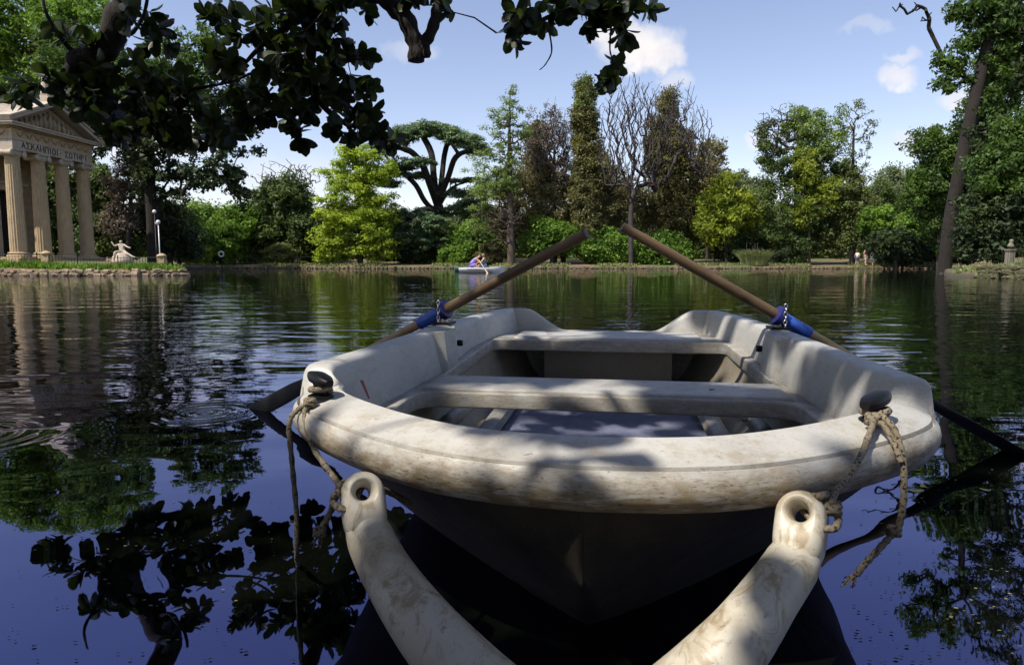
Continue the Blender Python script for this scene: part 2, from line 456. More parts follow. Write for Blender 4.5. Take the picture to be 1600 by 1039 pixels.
P_SIDE = [(.05, -.15), (.024, -.13), (.008, -.10), (.002, -.07), (0, -.05), (.001, -.030), (.003, -.016), (.006, -.010), (.012, -.005), (.022, -.001), (.04, 0), (.068, 0), (.078, -.003), (.085, -.012), (.092, -.04), (.102, -.095), (.126, -.215)]
def zt(u): return .480 + .044 * sstep(.545, .615, u) + .012 * (u / 2.66) ** 2
def bowness(u): return 1 - sstep(.545, .595, u)
rows = []
for i, p in enumerate(LOOP):
    n = inward(i); k = bowness(p.y); r = []
    for (d0, z0), (d1, z1) in zip(P_SIDE, P_BOW):
        q = p + n * lerp(d0, d1, k); r.append((q.x, q.y, zt(p.y) + lerp(z0, z1, k)))
    rows.append(r)
ia = next(i for i, p in enumerate(LOOP) if p.y < .575 and p.x < 0); ib = NL - 1 - ia
MB().grid(rows[ia:ib + 1]).build('bow_rim', M_RIM, BOAT, ang=38)
for a, b in ((0, ia), (ib, NL - 1)):
    MB().grid(rows[a:b + 1]).build('gunwale', M_GUNWALE if False else M_LINER, BOAT, ang=50)
# hull shell below the rim
def keel(u): return lerp(.352, -.16, sstep(-.25, .62, u) ** 1.0) if u < .62 else -.16
def wr(u):
    best = 0
    for a, b in zip(half, half[1:]):
        if a.y <= u <= b.y: best = lerp(a.x, b.x, (u - a.y) / max(1e-6, b.y - a.y)); break
    else: best = half[-1].x
    return best
us = [.035, .06, .09, .13, .18, .24, .32, .42, .55, .7, .9, 1.15, 1.4, 1.7, 2.0, 2.3, 2.5, 2.665]
hr = []
for u in us:
    w = max(.0004 if u == us[0] else .012, wr(max(0, u - .05)) - .055); zk = keel(u); a = lerp(.95, 5.5, sstep(.35, 1.75, u)); r = []
    for k in range(-14, 15):
        s = 1 - abs(k) / 14
        r.append((math.copysign(w * (1 - s ** a), k) if k else 0, u + .02 * s, lerp(.372, zk, s ** .9)))
    hr.append(r)
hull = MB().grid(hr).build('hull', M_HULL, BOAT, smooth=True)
# inner skin (bilge sides)
ir = []
for u in us[10:]:
    w = wr(u) - .135; r = []
    for k in range(-10, 11):
        s = 1 - abs(k) / 10; r.append((math.copysign(w * (1 - .38 * s ** 2.0), k) if k else 0, u + .02, lerp(.36, .115, min(1, s * 1.25))))
    r = [q for q in r if abs(q[0]) > 1e-6]
    ir.append(r)
MB().grid(ir).build('inner_hull', M_INNER, BOAT, smooth=True)
# floor, floor rails
fl = [(-.40, 1.02), (-.36, .95), (.36, .95), (.40, 1.02), (.47, 1.25), (.49, 2.3), (-.49, 2.3), (-.47, 1.25)]
mb = MB().add([(x, y, .122) for x, y in fl] + [(x, y, .10) for x, y in fl], [tuple(range(8))] + [(i, i + 8, (i + 1) % 8 + 8, (i + 1) % 8) for i in range(8)])
mb.build('floor', M_FLOOR, BOAT)
for sx in (-1, 1):
    MB().tube([(sx * .40, 1.0, .155), (sx * .43, 1.2, .155), (sx * .43, 2.25, .155)], .042, 8, flat=[(1, .75)] * 3).build('floor_rail', M_LINER, BOAT, ang=40)
    MB().tube([(sx * .53, 1.0, .22), (sx * .56, 1.3, .21), (sx * .55, 2.25, .20)], .03, 8).build('bilge_stringer', M_LINER, BOAT, smooth=True)
# bench deck moulded at seat level: outline with two openings
def offset_outline(d):
    out = []
    for i, p in enumerate(LOOP): out.append(p + inward(i) * (d + .03 * bowness(p.y)))
    return out
def rounded(poly, r, n=5):
    out = []; m = len(poly)
    for i in range(m):
        p = Vector((*poly[i], 0)); a = (Vector((*poly[i - 1], 0)) - p); b = (Vector((*poly[(i + 1) % m], 0)) - p)
        q = min(r, a.length * .45, b.length * .45); A = p + a.normalized() * q; B = p + b.normalized() * q
        for k in range(n + 1):
            t = k / n; out.append(A * (1 - t) ** 2 + p * 2 * t * (1 - t) + B * t * t)
    return out
def deck_mesh():
    cu = bpy.data.curves.new('deck', 'CURVE'); cu.dimensions = '2D'; cu.fill_mode = 'BOTH'
    cu.extrude = .020; cu.bevel_depth = .007; cu.bevel_resolution = 2; cu.offset = -.007
    front = [p for p in offset_outline(.20) if p.y < 1.0 and abs(p.x) < .50]
    hole1 = rounded([(-.60, .62)] + [(p.x, p.y) for p in front] + [(.60, .62), (.605, 1.07), (-.605, 1.07)], .09)
    hole2 = rounded([(-.612, 1.36), (.612, 1.36), (.552, 2.20), (-.552, 2.20)], .05)
    for pts in (offset_outline(.098), hole1, hole2):
        sp = cu.splines.new('POLY'); sp.points.add(len(pts) - 1); sp.use_cyclic_u = True
        for q, p in zip(sp.points, pts): q.co = (p.x, p.y, 0, 1)
    o = bpy.data.objects.new('deck', cu); COL.objects.link(o)
    dg = bpy.context.evaluated_depsgraph_get(); me = bpy.data.meshes.new_from_object(o.evaluated_get(dg))
    bpy.data.objects.remove(o); return me
dm = deck_mesh()
def seat_rise(u): return .050 * sstep(1.42, 2.15, u)      # the moulding climbs towards the stern seat
for v in dm.vertices: v.co.z += seat_rise(v.co.y) + .005
def cut(me, planes):
    bm = bmesh.new(); bm.from_mesh(me); bmesh.ops.remove_doubles(bm, verts=bm.verts, dist=1e-5)
    for co, no in planes:
        geo = bm.verts[:] + bm.edges[:] + bm.faces[:]
        bmesh.ops.bisect_plane(bm, geom=geo, plane_co=co, plane_no=no, clear_outer=True)
    out = bpy.data.meshes.new('piece'); bm.to_mesh(out); bm.free(); return out
ZS = .332
def deck_part(name, planes):
    me = cut(dm, planes); me.materials.clear(); me.materials.append(M_LINER)
    o = link(name, me, None, BOAT); o.location.z = ZS; auto(o, 40); return o
X, Y = Vector((1, 0, 0)), Vector((0, 1, 0))
deck_part('thwart', [((0, 1.0, 0), -Y), ((0, 1.43, 0), Y)])
deck_part('stern_seat', [((0, 2.13, 0), -Y)])
deck_part('side_ledge', [((0, 1.43, 0), -Y), ((0, 2.13, 0), Y), ((0, 0, 0), X)])
deck_part('side_ledge', [((0, 1.43, 0), -Y), ((0, 2.13, 0), Y), ((0, 0, 0), -X)])
deck_part('bow_ledge', [((0, 1.0, 0), Y)])
def pad(name, x0, x1, y0, y1, z, h, r=.012):
    prof = [(0, 0), (0, h * .5), (r * .4, h * .9), (r, h)]
    rows = []
    for d, hh in prof: rows.append([(x0 + d, y0 + d, z + hh), (x1 - d, y0 + d, z + hh), (x1 - d, y1 - d, z + hh), (x0 + d, y1 - d, z + hh)])
    mb = MB().grid(rows, close=True); k = len(mb.v); mb.f.append((k - 4, k - 3, k - 2, k - 1))
    return mb.build(name, M_LINER, BOAT, ang=50)
pad('thwart_top', -.60, .60, 1.085, 1.345, ZS + .031, .012)
pad('stern_seat_top', -.46, .46, 2.225, 2.56, ZS + .031 + .050, .012)
# skirt under the thwart and stern seat, stern bulkhead
bk = [(-.30, .10), (.30, .10), (.33, .17), (.33, ZS + .016), (-.33, ZS + .016), (-.33, .17)]
MB().add([(x, 2.44, z) for x, z in bk] + [(x, 2.465, z) for x, z in bk], [tuple(range(6)), tuple(range(11, 5, -1))] + [(i, i + 6, (i + 1) % 6 + 6, (i + 1) % 6) for i in range(6)]).build('stern_bulkhead', M_INNER, BOAT)
# transom with its scooped top
tr = []
for k in range(-26, 27):
    v = k / 26 * .60; a = abs(v)
    top = lerp(.418, .536, sstep(.23, .47, a)) - .035 * sstep(.555, .60, a)
    tr.append([(v, 2.635 - .01, .30), (v, 2.640, top - .03), (v, 2.645, top - .008), (v, 2.655, top), (v, 2.675, top), (v, 2.685, top - .008), (v, 2.69, top - .03), (v, 2.70, -.12)])
MB().grid(tr).build('transom', M_LINER, BOAT, ang=60)
# thickened wall blocks under the rowlocks, with drain holes
def wall_in(u): return wr(u) - .112
for sx in (-1, 1):
    r = []
    for z, dd in ((ZS + .02, .0), (ZS + .07, .004), (zt(1.75) - .03, .014), (zt(1.75) - .006, .018)):
        ring = []
        for u, t in ((1.44, -.03), (1.475, .028), (1.62, .030), (1.80, -.03)):
            ring.append((sx * (wall_in(u) - t + dd), u, z))
        r.append(ring)
    mb = MB().grid(r); mb.f.append((12, 13, 14, 15))
    ob = mb.build('rowlock_block', M_LINER, BOAT, ang=35)
    hx = wall_in(1.72) - .010
    M = Matrix.Translation((sx * (hx), 1.70, ZS + .12)) @ Matrix.Rotation(math.pi / 2, 4, 'Y') @ Matrix.Rotation(.12 * sx, 4, 'X')
    h = MB().lathe([(.012, -.012), (.014, .0), (.012, .011), (.004, .011)], 14)
    h.v = [tuple(M @ Vector(p)) for p in h.v]; h.build('drain_hole', M_BLACK, BOAT, smooth=True)  # black disc: the shade inside the hole put into the colour
# cleats
def cleat(x, y, z, rz, tilt):
    M = Matrix.Translation((x, y, z)) @ Matrix.Rotation(rz, 4, 'Z') @ Matrix.Rotation(tilt, 4, 'X')
    mb = MB()
    mb.lathe([(.034, 0), (.033, .006), (.020, .012), (.017, .03), (.020, .040)], 16)
    rows = []
    for t in np.linspace(-1, 1, 13):
        w = .023 * (1 - .55 * abs(t) ** 3); hgt = .0165 * (1 - .45 * t * t); ring = []
        for j in range(12):
            a = 2 * math.pi * j / 12
            c, s_ = math.cos(a), math.sin(a)
            ring.append((math.copysign(abs(c) ** .7, c) * w, t * .052, .049 + math.copysign(abs(s_) ** .7, s_) * hgt + .006 * t))
        rows.append(ring)
    mb.grid(rows, close=True); k = len(mb.v); mb.f.append(tuple(range(k - 12, k))); mb.f.append(tuple(range(k - 145, k - 157, -1)))
    mb.v = [tuple(M @ (Vector(p) * .92)) for p in mb.v]
    return mb.build('cleat', M_BLACK, BOAT, ang=45)
CL_L, CL_R = (-.655, .412, .472), (.578, .350, .472)
cleat(*CL_L, .9, .0); cleat(*CL_R, -.75, .0)
# rowlocks: black plate, pin, chain
ROWLOCK = {}
for sx in (-1, 1):
    u = 1.74; x = sx * (wr(u) - .045); z = zt(u)
    MB().box((x - .035, u - .055, z + .0015), (x + .035, u + .055, z + .009)).build('rowlock_plate', M_BLACK, BOAT)
    MB().lathe([(.016, .009), (.016, .02), (.008, .026), (.008, .055)], 12, (x, u, z)).build('rowlock_pin', M_STEEL, BOAT, ang=40)
    ch = MB()
    for k in range(6):
        c = Vector((x + sx * .02, u - .036, z + .012 + k * .016)); ring = []
        for j in range(9):
            a = 2 * math.pi * j / 8
            ring.append(c + (Vector((math.cos(a) * .006, 0, math.sin(a) * .011)) if k % 2 else Vector((0, math.cos(a) * .006, math.sin(a) * .011))))
        ch.tube(ring, .0025, 5, caps=False)
    ch.build('rowlock_chain', M_STEEL, BOAT, smooth=True)
    ROWLOCK[sx] = (x, u, z)
# red reflector sliver by the port corner
MB().add([(-.655, .665, .470), (-.652, .682, .468), (-.640, .700, .412), (-.641, .690, .412)], [(0, 1, 2, 3)]).build('red_marker', plain('red_tape', (.25, .03, .03), .5), BOAT)
BW = Matrix.Translation((.12, 1.12, 0)) @ Matrix.Rotation(-BYAW, 4, 'Z')
def bw(p): return BW @ Vector(p)

# ------------------------------------------------------------------ oars
def wood(name, a, b, rough=.55):
    m, g, bs = new_mat(name); o = g.coord()
    n = g.noise(g.scale(o, (40, 40, 3)), 1.0, 6, .65); w = g.noise(o, 6, 5, .6)
    c = g.mix(g.map(n, .3, .7), a, b); c = g.mix(g.map(w, .5, .75, 0, .75), c, tuple(q * .35 for q in a))
    g.put(bs.inputs['Base Color'], c); bs.inputs['Roughness'].default_value = rough
    bp = g.node('ShaderNodeBump'); bp.inputs['Distance'].default_value = .001; g.put(bp.inputs['Height'], n); g.l.new(bp.outputs[0], bs.inputs['Normal'])
    return m
M_OAR = wood('oar_wood', (.060, .038, .018), (.17, .105, .05))  # brown wood darkened, canopy shade put into the colour
M_OAR_PALE = wood('oar_bare_wood', (.34, .22, .10), (.46, .32, .16))
M_OAR_BLADE = wood('oar_shaded_blade', (.007, .006, .005), (.014, .011, .008), .8)  # near-black: the blade's backlit silhouette put into the colour
M_BLUE = plain('blue_rubber_sleeve', (.035, .10, .46), .45, var=.45, scale=22, bump=.0008, bscale=60)
M_NAVY = plain('dark_blue_collar', (.02, .022, .13), .4, var=.3)
def oar(label, handle, pivot, tip, sleeve, collar_at, feather):
    handle, pivot, tip = Vector(handle), Vector(pivot), Vector(tip)
    d1 = (pivot - handle); d2 = (tip - pivot); ax = (tip - handle).normalized()
    q = Matrix((Vector((0, 0, 1)) - ax * ax.z).normalized().to_tuple() and [(Vector((0, 0, 1)) - ax * ax.z).normalized(), ax.cross((Vector((0, 0, 1)) - ax * ax.z).normalized()), ax]).transposed().to_quaternion(); L = (tip - handle).length; lp = (pivot - handle).length
    root = empty('oar', handle, 0, label, 'oar', 'pair of wooden oars'); root.rotation_mode = 'QUATERNION'; root.rotation_quaternion = q @ Euler((0, 0, feather)).to_quaternion()
    s0, s1 = sleeve
    def shaft(a, b, r0, r1, name, mat, n=9):
        z = np.linspace(a, b, n); rr = np.linspace(r0, r1, n)
        return MB().tube([(.0015 * math.sin(5 * t), 0, t) for t in z], list(rr), 14).build(name, mat, root, ang=50)
    shaft(0, lp + s0 + .004, .0195, .0225, 'shaft', M_OAR, 14)
    shaft(lp + s1 - .004, L * .74, .0205, .018, 'lower_shaft', M_OAR_PALE, 8)
    sl = shaft(lp + s0, lp + s1, .0275, .0265, 'sleeve', M_BLUE)
    MB().tube([(0, 0, lp + collar_at - .016), (0, 0, lp + collar_at - .011), (0, 0, lp + collar_at + .011), (0, 0, lp + collar_at + .016)], [.030, .040, .040, .030], 18).build('collar', M_NAVY, root, ang=40)
    rows = []
    for t in np.linspace(0, 1, 14):
        z = lerp(L * .72, L + .20, t); w = lerp(.021, .046, sstep(.0, .45, t)) * (1 - .25 * sstep(.9, 1, t)); h = lerp(.020, .008, sstep(0, .5, t))
        rows.append([(math.cos(2 * math.pi * j / 14) * w, math.sin(2 * math.pi * j / 14) * h, z) for j in range(14)])
    mb = MB().grid(rows, close=True); k = len(mb.v); mb.f.append(tuple(range(k - 14, k)))
    mb.build('blade', M_OAR_BLADE, root, ang=50)
    return root
LK_L = bw((ROWLOCK[-1][0], ROWLOCK[-1][1], ROWLOCK[-1][2] + .062)); LK_R = bw((ROWLOCK[1][0], ROWLOCK[1][1], ROWLOCK[1][2] + .052))
def water_pt(px, py):
    a = unproj(px, py, 1.0); d = a - Vector((0, 0, CAM_H)); return Vector((0, 0, CAM_H)) + d * (-CAM_H / d.z)
def oar_through(label, lock, wpx, hpx, sleeve, collar, feather):
    """a straight oar through its rowlock and the spot where the blade dips into the water"""
    w = water_pt(*wpx); ax = (lock - w).normalized()
    best = None
    for t in np.linspace(.3, 1.4, 221):
        p = lock + ax * t; x, y, _ = proj(p)
        e = abs(x[0] - hpx[0])
        if best is None or e < best[0]: best = (e, p, t, x[0], y[0])
    return oar(label, best[1], lock, w, sleeve, collar, feather)
oar_through('wooden oar with bright blue sleeve on the left side of the boat', LK_L, (404, 640), (918, 362), (.03, .155), .0, .15)
oar_through('wooden oar with dark blue sleeve on the right side of the boat', LK_R, (1590, 707), (972, 362), (.02, .150), .0, 1.2)

# ------------------------------------------------------------------ bow fender, a bent white tube with an eye at each end
def fender_mat():
    m, g, b = new_mat('stained_white_vinyl'); o = g.coord()
    n1 = g.noise(o, 5, 5, .65); n2 = g.noise(g.scale(o, (1, 1, .45)), 22, 6, .7, 1.2); n3 = g.noise(o, 140, 3, .6)
    c = g.mix(g.map(n1, .35, .65), (.47, .43, .35), (.58, .55, .47))
    c = g.mix(g.map(n2, .46, .64, 0, .8, True), c, (.25, .185, .10)); c = g.mix(g.map(n1, .44, .62, 0, .6, True), c, (.22, .16, .085)); c = g.mix(g.map(n3, .66, .70, 0, .5), c, (.06, .045, .03))
    g.put(b.inputs['Base Color'], c); g.put(b.inputs['Roughness'], g.map(n2, .3, .7, .32, .55)); b.inputs['Specular IOR Level'].default_value = .45
    bp = g.node('ShaderNodeBump'); bp.inputs['Distance'].default_value = .0012; g.put(bp.inputs['Height'], n2); g.l.new(bp.outputs[0], b.inputs['Normal'])
    return m
M_FENDER = fender_mat()
EYE_L, EYE_R = unproj(566, 772, 1.25), unproj(1253, 806, 1.12)
def build_fender():
    root = empty('bow_fender', (.1, 1.0, 0), 0, 'U-shaped stained white fender tube hanging under the bow with an eye at each end', 'fender')
    ctl = [EYE_L, unproj(575, 830, 1.22), unproj(612, 905, 1.155), unproj(690, 1010, 1.075), unproj(800, 1110, 1.01), unproj(915, 1160, .985), unproj(1035, 1110, .975), unproj(1135, 1020, .99), unproj(1200, 935, 1.045), unproj(1243, 868, 1.09), EYE_R]
    pts = crom(ctl, 14); n = len(pts); acc = [0]
    for a, b in zip(pts, pts[1:]): acc.append(acc[-1] + (b - a).length)
    L = acc[-1]; rad = []
    for s in acc:
        e = min(s, L - s); rad.append(lerp(.0385, .0435, sstep(.05, .09, e)) + .0155 * sstep(.08, .40, e))
    i0 = next(i for i, s in enumerate(acc) if s > .052); i1 = next(i for i, s in enumerate(acc) if L - s < .052)
    mb = MB().tube([p - Vector((.1, 1.0, 0)) for p in pts[i0:i1]], rad[i0:i1], 28)
    mb.build('tube', M_FENDER, root, ang=60)
    for eye, nxt in ((EYE_L, pts[10]), (EYE_R, pts[-11])):
        # flattened lug with a hole: a slab of stadium outline around a round opening, facing the viewer
        up = (eye - nxt).normalized(); f = (Vector((0, 0, CAM_H)) - eye); f = (f - up * f.dot(up)).normalized()
        f = (f + Vector((.12 if eye is EYE_L else -.25, 0, .25))).normalized(); f = (f - up * f.dot(up)).normalized(); sd = up.cross(f)
        N = 28; rows = []
        for d, ro, ri in ((-.035, .027, .0255), (-.031, .035, .021), (-.014, .0405, .0135), (.014, .0405, .0135), (.031, .035, .021), (.035, .027, .0255)):
            ring = []
            for j in range(N):
                a = 2 * math.pi * j / N
                low = max(0, -math.sin(a))
                x, y = math.cos(a), math.sin(a)
                if y < 0: x = math.copysign(abs(x) ** .38, x); y = -abs(y) ** .7 * 2.0
                ring.append((a, (x * ro * (1 + .06 * low), y * ro), ri, d * (1 + .10 * low)))
            rows.append(ring)
        outer = [[eye + sd * ro[0] + up * ro[1] + f * d for a, ro, ri, d in r] for r in rows]
        inner = [[eye + sd * (math.cos(a) * ri) + up * (math.sin(a) * ri) + f * d for a, ro, ri, d in r] for r in reversed(rows)]
        o = Vector((.1, 1.0, 0)); allr = [[p - o for p in r] for r in outer + inner]; allr.append(allr[0])
        MB().grid(allr, close=True).build('eye', M_FENDER, root, ang=70)
    return root
build_fender()

# ------------------------------------------------------------------ ropes
def rope_mat():
    m, g, b = new_mat('flecked_braided_rope'); o = g.coord()
    n = g.noise(o, 190, 2, .5); n2 = g.noise(o, 14, 4, .6)
    c = g.mix(g.map(n, .55, .60), (.22, .18, .125), (.022, .018, .014)); c = g.mix(g.map(n2, .45, .7, 0, .6), c, (.10, .08, .05))
    g.put(b.inputs['Base Color'], c); b.inputs['Roughness'].default_value = .9
    return m
M_ROPE = rope_mat()
def rope(mb, ctl, r=.0062, per=14):
    pts = crom(ctl, per)
    mb.tube(pts, r, 10, mod=lambda i, a: 1 + .13 * math.cos(2 * a + i * 1.3))
def knot(mb, c, s, seed, r=.0062):
    rr = random.Random(seed); pts = []
    for k in range(22):
        a = k / 21 * 2 * math.pi * 2.5
        pts.append(Vector(c) + Vector((math.cos(a) * s, math.sin(a * 1.0) * s * .8, math.sin(a * .6 + rr.random() * .3) * s * .8)))
    mb.tube(pts, r, 8)
def frayed(mb, p, d, seed):
    rr = random.Random(seed); p = Vector(p); d = Vector(d).normalized()
    for k in range(14):
        e = p + d * rr.uniform(.015, .034) + Vector((rr.uniform(-1, 1), rr.uniform(-1, 1), rr.uniform(-1, 1))) * .010
        mb.tube([p - d * .006, p.lerp(e, .5) + Vector((rr.uniform(-1, 1), 0, rr.uniform(-1, 1))) * .003, e], .0016, 4)
def wraps(mb, c, n, r, z0, dz):
    pts = []
    for k in range(n * 12 + 1):
        a = 2 * math.pi * k / 12; pts.append(Vector((c.x + math.cos(a) * r, c.y + math.sin(a) * r * 1.05, z0 + dz * k / 12)))
    mb.tube(pts, .0072, 8)
def build_ropes():
    cl = bw(CL_L); cr = bw(CL_R); G = Vector
    # left
    mb = MB(); o = cl
    wraps(mb, cl, 1, .024, .486, .012); kn = unproj(484, 630, cl.y - .045); knot(mb, kn, .010, 1)
    a = [kn, unproj(466, 640, 1.60), unproj(452, 662, 1.585), unproj(456, 720, 1.58), unproj(463, 800, 1.58), unproj(464, 868, 1.58)]
    w = water_pt(466, 884); rope(mb, a + [w, w + G((0, .02, -.12))])
    b = [kn, unproj(476, 650, 1.57), unproj(490, 700, 1.50), unproj(527, 754, 1.34), EYE_L + G((-.040, -.028, .012))]
    rope(mb, b)
    # turn through the eye, tail with a knot hanging behind
    rope(mb, [EYE_L + G((-.040, -.028, .012)), EYE_L + G((-.05, -.022, -.004)), EYE_L + G((-.030, -.042, -.013)), EYE_L + G((-.006, -.036, -.008)), EYE_L + G((-.010, 0, -.004)), EYE_L + G((-.010, .036, .006)), EYE_L + G((-.045, .03, .012)), EYE_L + G((-.052, .0, -.010)), unproj(516, 800, 1.30), unproj(499, 832, 1.30)])
    rope(mb, [EYE_L + G((-.004, .036, .006)), unproj(606, 768, 1.33), unproj(640, 785, 1.42)])
    frayed(mb, unproj(499, 832, 1.30), (-.2, 0, -1), 5); knot(mb, unproj(500, 832, 1.30), .008, 6)
    ob = mb.build('mooring_rope', M_ROPE, None, smooth=True)
    tag(ob, 'flecked rope on the left cleat, one end hanging straight into the water', 'rope')
    # right
    mb = MB()
    wraps(mb, cr, 1, .024, .486, .012); kn = unproj(1364, 656, cr.y - .045); knot(mb, kn, .011, 2)
    rope(mb, [kn, unproj(1362, 668, 1.30), unproj(1340, 722, 1.20), unproj(1305, 770, 1.13), EYE_R + G((.040, -.02, .028))])
    rope(mb, [EYE_R + G((.040, -.02, .028)), EYE_R + G((.052, -.02, .004)), EYE_R + G((.034, -.044, -.004)), EYE_R + G((.014, -.036, -.004)), EYE_R + G((.011, 0, .0)), EYE_R + G((.012, .036, .012)), EYE_R + G((.046, .02, .03)), EYE_R + G((.02, -.02, .042)), unproj(1248, 777, 1.14)])
    knot(mb, EYE_R + G((.042, -.018, .018)), .011, 9)
    rope(mb, [kn, unproj(1376, 650, 1.33), unproj(1398, 672, 1.30), unproj(1411, 720, 1.285), unproj(1412, 780, 1.28), unproj(1404, 826, 1.28)])
    rope(mb, [kn + G((0, .0, -.004)), unproj(1380, 664, 1.315), unproj(1398, 696, 1.29), unproj(1408, 722, 1.28)], .006)
    knot(mb, unproj(1397, 831, 1.28), .009, 4)
    rope(mb, [unproj(1397, 831, 1.28), unproj(1380, 850, 1.27), unproj(1352, 880, 1.26), unproj(1338, 898, 1.26)])
    frayed(mb, unproj(1338, 898, 1.26), (-.8, 0, -.9), 8)
    ob = mb.build('mooring_rope', M_ROPE, None, smooth=True)
    tag(ob, 'flecked rope on the right cleat with a knotted loose tail above the water', 'rope')
build_ropes()

# dead leaves lying in the boat
M_DEAD = plain('dead_leaf', (.05, .034, .018), .85, var=.4)
for k, (x, y, z, r, lab) in enumerate([(-.30, 2.36, ZS + .098, .018, 'dry curled leaf on the left of the stern seat'), (-.02, 1.95, .124, .026, 'dark clump of dead leaves on the boat floor near the stern'), (.05, 2.0, .124, .02, 'dead leaf beside the clump on the boat floor'), (.36, 1.15, ZS + .046, .010, 'small dead leaf on the right end of the thwart'), (.52, 1.42, .215, .022, 'pale dead leaf at the right bilge')]):
    rr_ = random.Random(k); n = 9; vs = [(math.cos(a) * r * rr_.uniform(.7, 1.5), math.sin(a) * r * rr_.uniform(.4, .9), .003 + .4 * r * rr_.random()) for a in np.linspace(0, 2 * math.pi, n, endpoint=False)]
    o = MB().add(vs + [(0, 0, .004)], [(i, (i + 1) % n, n) for i in range(n)]).build('dead_leaf', M_DEAD); o.location = bw((x, y, z)); o.rotation_euler.z = k
    tag(o, lab, 'leaf', 'dead leaves in the boat')

# ------------------------------------------------------------------ temple on the island
def stone_mat(name, col, stain=.5):
    m, g, b = new_mat(name); o = g.coord()
    n1 = g.noise(o, 1.3, 6, .65); n2 = g.noise(g.scale(o, (5, 5, 1.2)), 1.5, 6, .7); n3 = g.noise(o, 14, 5, .7)
    c = g.mix(g.map(n1, .3, .7), tuple(q * .78 for q in col), tuple(q * 1.12 for q in col))
    c = g.mix(g.map(n2, .50, .72, 0, stain, True), c, (.12, .10, .07)); c = g.mix(g.map(n3, .6, .75, 0, .5 * stain), c, (.07, .06, .045))
    g.put(b.inputs['Base Color'], c); b.inputs['Roughness'].default_value = .88
    bp = g.node('ShaderNodeBump'); bp.inputs['Distance'].default_value = .02; g.put(bp.inputs['Height'], n3); g.l.new(bp.outputs[0], b.inputs['Normal'])
    return m
M_TRAV = stone_mat('travertine', (.43, .32, .185)); M_TRAV2 = stone_mat('travertine_wall', (.36, .275, .165), .35)
M_MARBLE = stone_mat('pale_marble', (.46, .39, .30), .35); M_RELIEF = stone_mat('relief_stone', (.30, .235, .15), .7)
M_DARK = plain('dark_lettering', (.045, .035, .025), .8); M_DOOR = plain('dark_interior', (.02, .018, .015), .9)
M_IRON = plain('black_iron', (.02, .021, .021), .5, .6)
M_TILE = plain('roof_terracotta', (.30, .25, .20), .85, var=.35, scale=2, bump=.02, bscale=8)
TZ = .95
TEMPLE = empty('temple', (-28.55, 43, 0), -math.radians(2.9), 'classical stone temple with fluted columns and Greek inscription on the left island', 'temple')
def tbox(name, lo, hi, mat, parent=TEMPLE): return MB().box(lo, hi).build(name, mat, parent)
tbox('podium', (-13, -4.6, .2), (1.25, 4.6, .62), M_TRAV2); tbox('step', (-13, -4.2, .62), (.9, 4.2, .80), M_TRAV2); tbox('stylobate', (-13, -3.8, .80), (.62, 3.8, TZ), M_TRAV2)
CH = 6.22
NF = 20
shaft = MB().lathe([(.425 * lerp(1, .85, t ** 1.6), .36 + t * (CH - .36 - .42)) for t in np.linspace(0, 1, 9)], NF * 4, mod=lambda i, j: (1, .955, .93, .955)[j % 4]).mesh('column')
cbase = MB().lathe([(.58, .09), (.60, .13), (.585, .19), (.52, .215), (.50, .245), (.53, .275), (.55, .305), (.53, .335), (.45, .36)], 28).box((-.62, -.62, 0), (.62, .62, .09)).mesh('base')
cap = MB().lathe([(.37, CH - .44), (.42, CH - .40), (.44, CH - .34)], 24)
cap.box((-.46, -.48, CH - .085), (.46, .48, CH))
cap.box((-.36, -.50, CH - .30), (.36, .50, CH - .085))
for sy in (-1, 1):
    M = Matrix.Translation((0, sy * .46, CH - .24)) @ Matrix.Rotation(math.pi / 2, 4, 'Y'); k = len(cap.v)
    cap.lathe([(.10, -.44), (.175, -.42), (.175, -.30), (.13, 0), (.175, .30), (.175, .42), (.10, .44)], 16); cap.v[k:] = [tuple(M @ Vector(p)) for p in cap.v[k:]]
cap = cap.mesh('capital')
for me in (shaft, cbase, cap): me.materials.append(M_TRAV if me is not cap else M_MARBLE)
def column(x, y):
    c = link('column', shaft, None, TEMPLE); c.location = (x, y, TZ)
    for n, me in (('base', cbase), ('capital', cap)): link(n, me, None, c)
    return c
for y in (-3, -1, 1, 3): column(0, y)
for x in (-3.1, -6.2): column(x - .0, -3)
column(-3.1, 3)
auto(bpy.data.objects['column'], 50)
# cella with coursed blocks, doorway
tbox('cella_wall', (-12.5, -2.25, TZ), (-2.88, -.78, 7.2), M_TRAV2); tbox('cella_wall', (-12.5, .78, TZ), (-2.88, 2.25, 7.2), M_TRAV2)
tbox('cella_wall', (-12.5, -.779, 5.15), (-2.88, .779, 7.2), M_TRAV2); tbox('doorway_shade', (-3.5, -.779, TZ), (-3.4, .779, 5.15), M_DOOR)  # dark sheet stands for the unlit space behind the doorway
rr = random.Random(4)
blk = MB().box((0, 0, 0), (1, 1, 1)).mesh('stone_block'); blk.materials.append(M_TRAV2)
def block(x0, x1, y0, y1, z0, z1):
    o = link('stone_block', blk, None, TEMPLE); o.location = (x0, y0, z0); o.scale = (x1 - x0, y1 - y0, z1 - z0)
z = TZ; row = 0
while z < 6.7:
    for lo, hi in ((-2.27, -1.06), (1.06, 2.27)):
        ys = [lo, lo + (.45 if row % 2 else .78), hi]
        for a, b in zip(ys, ys[1:]): block(-2.875, -2.84 + rr.uniform(0, .025), a + .015, b - .015, z + .015, min(6.7, z + .52) - .015)
    if row % 1 == 0:
        for k in range(3):
            a = -2.88 - k * 1.1 - (.5 if row % 2 else 0); block(a - 1.08, a - .02, -2.29, -2.252, z + .015, min(6.7, z + .52) - .015)
    z += .52; row += 1
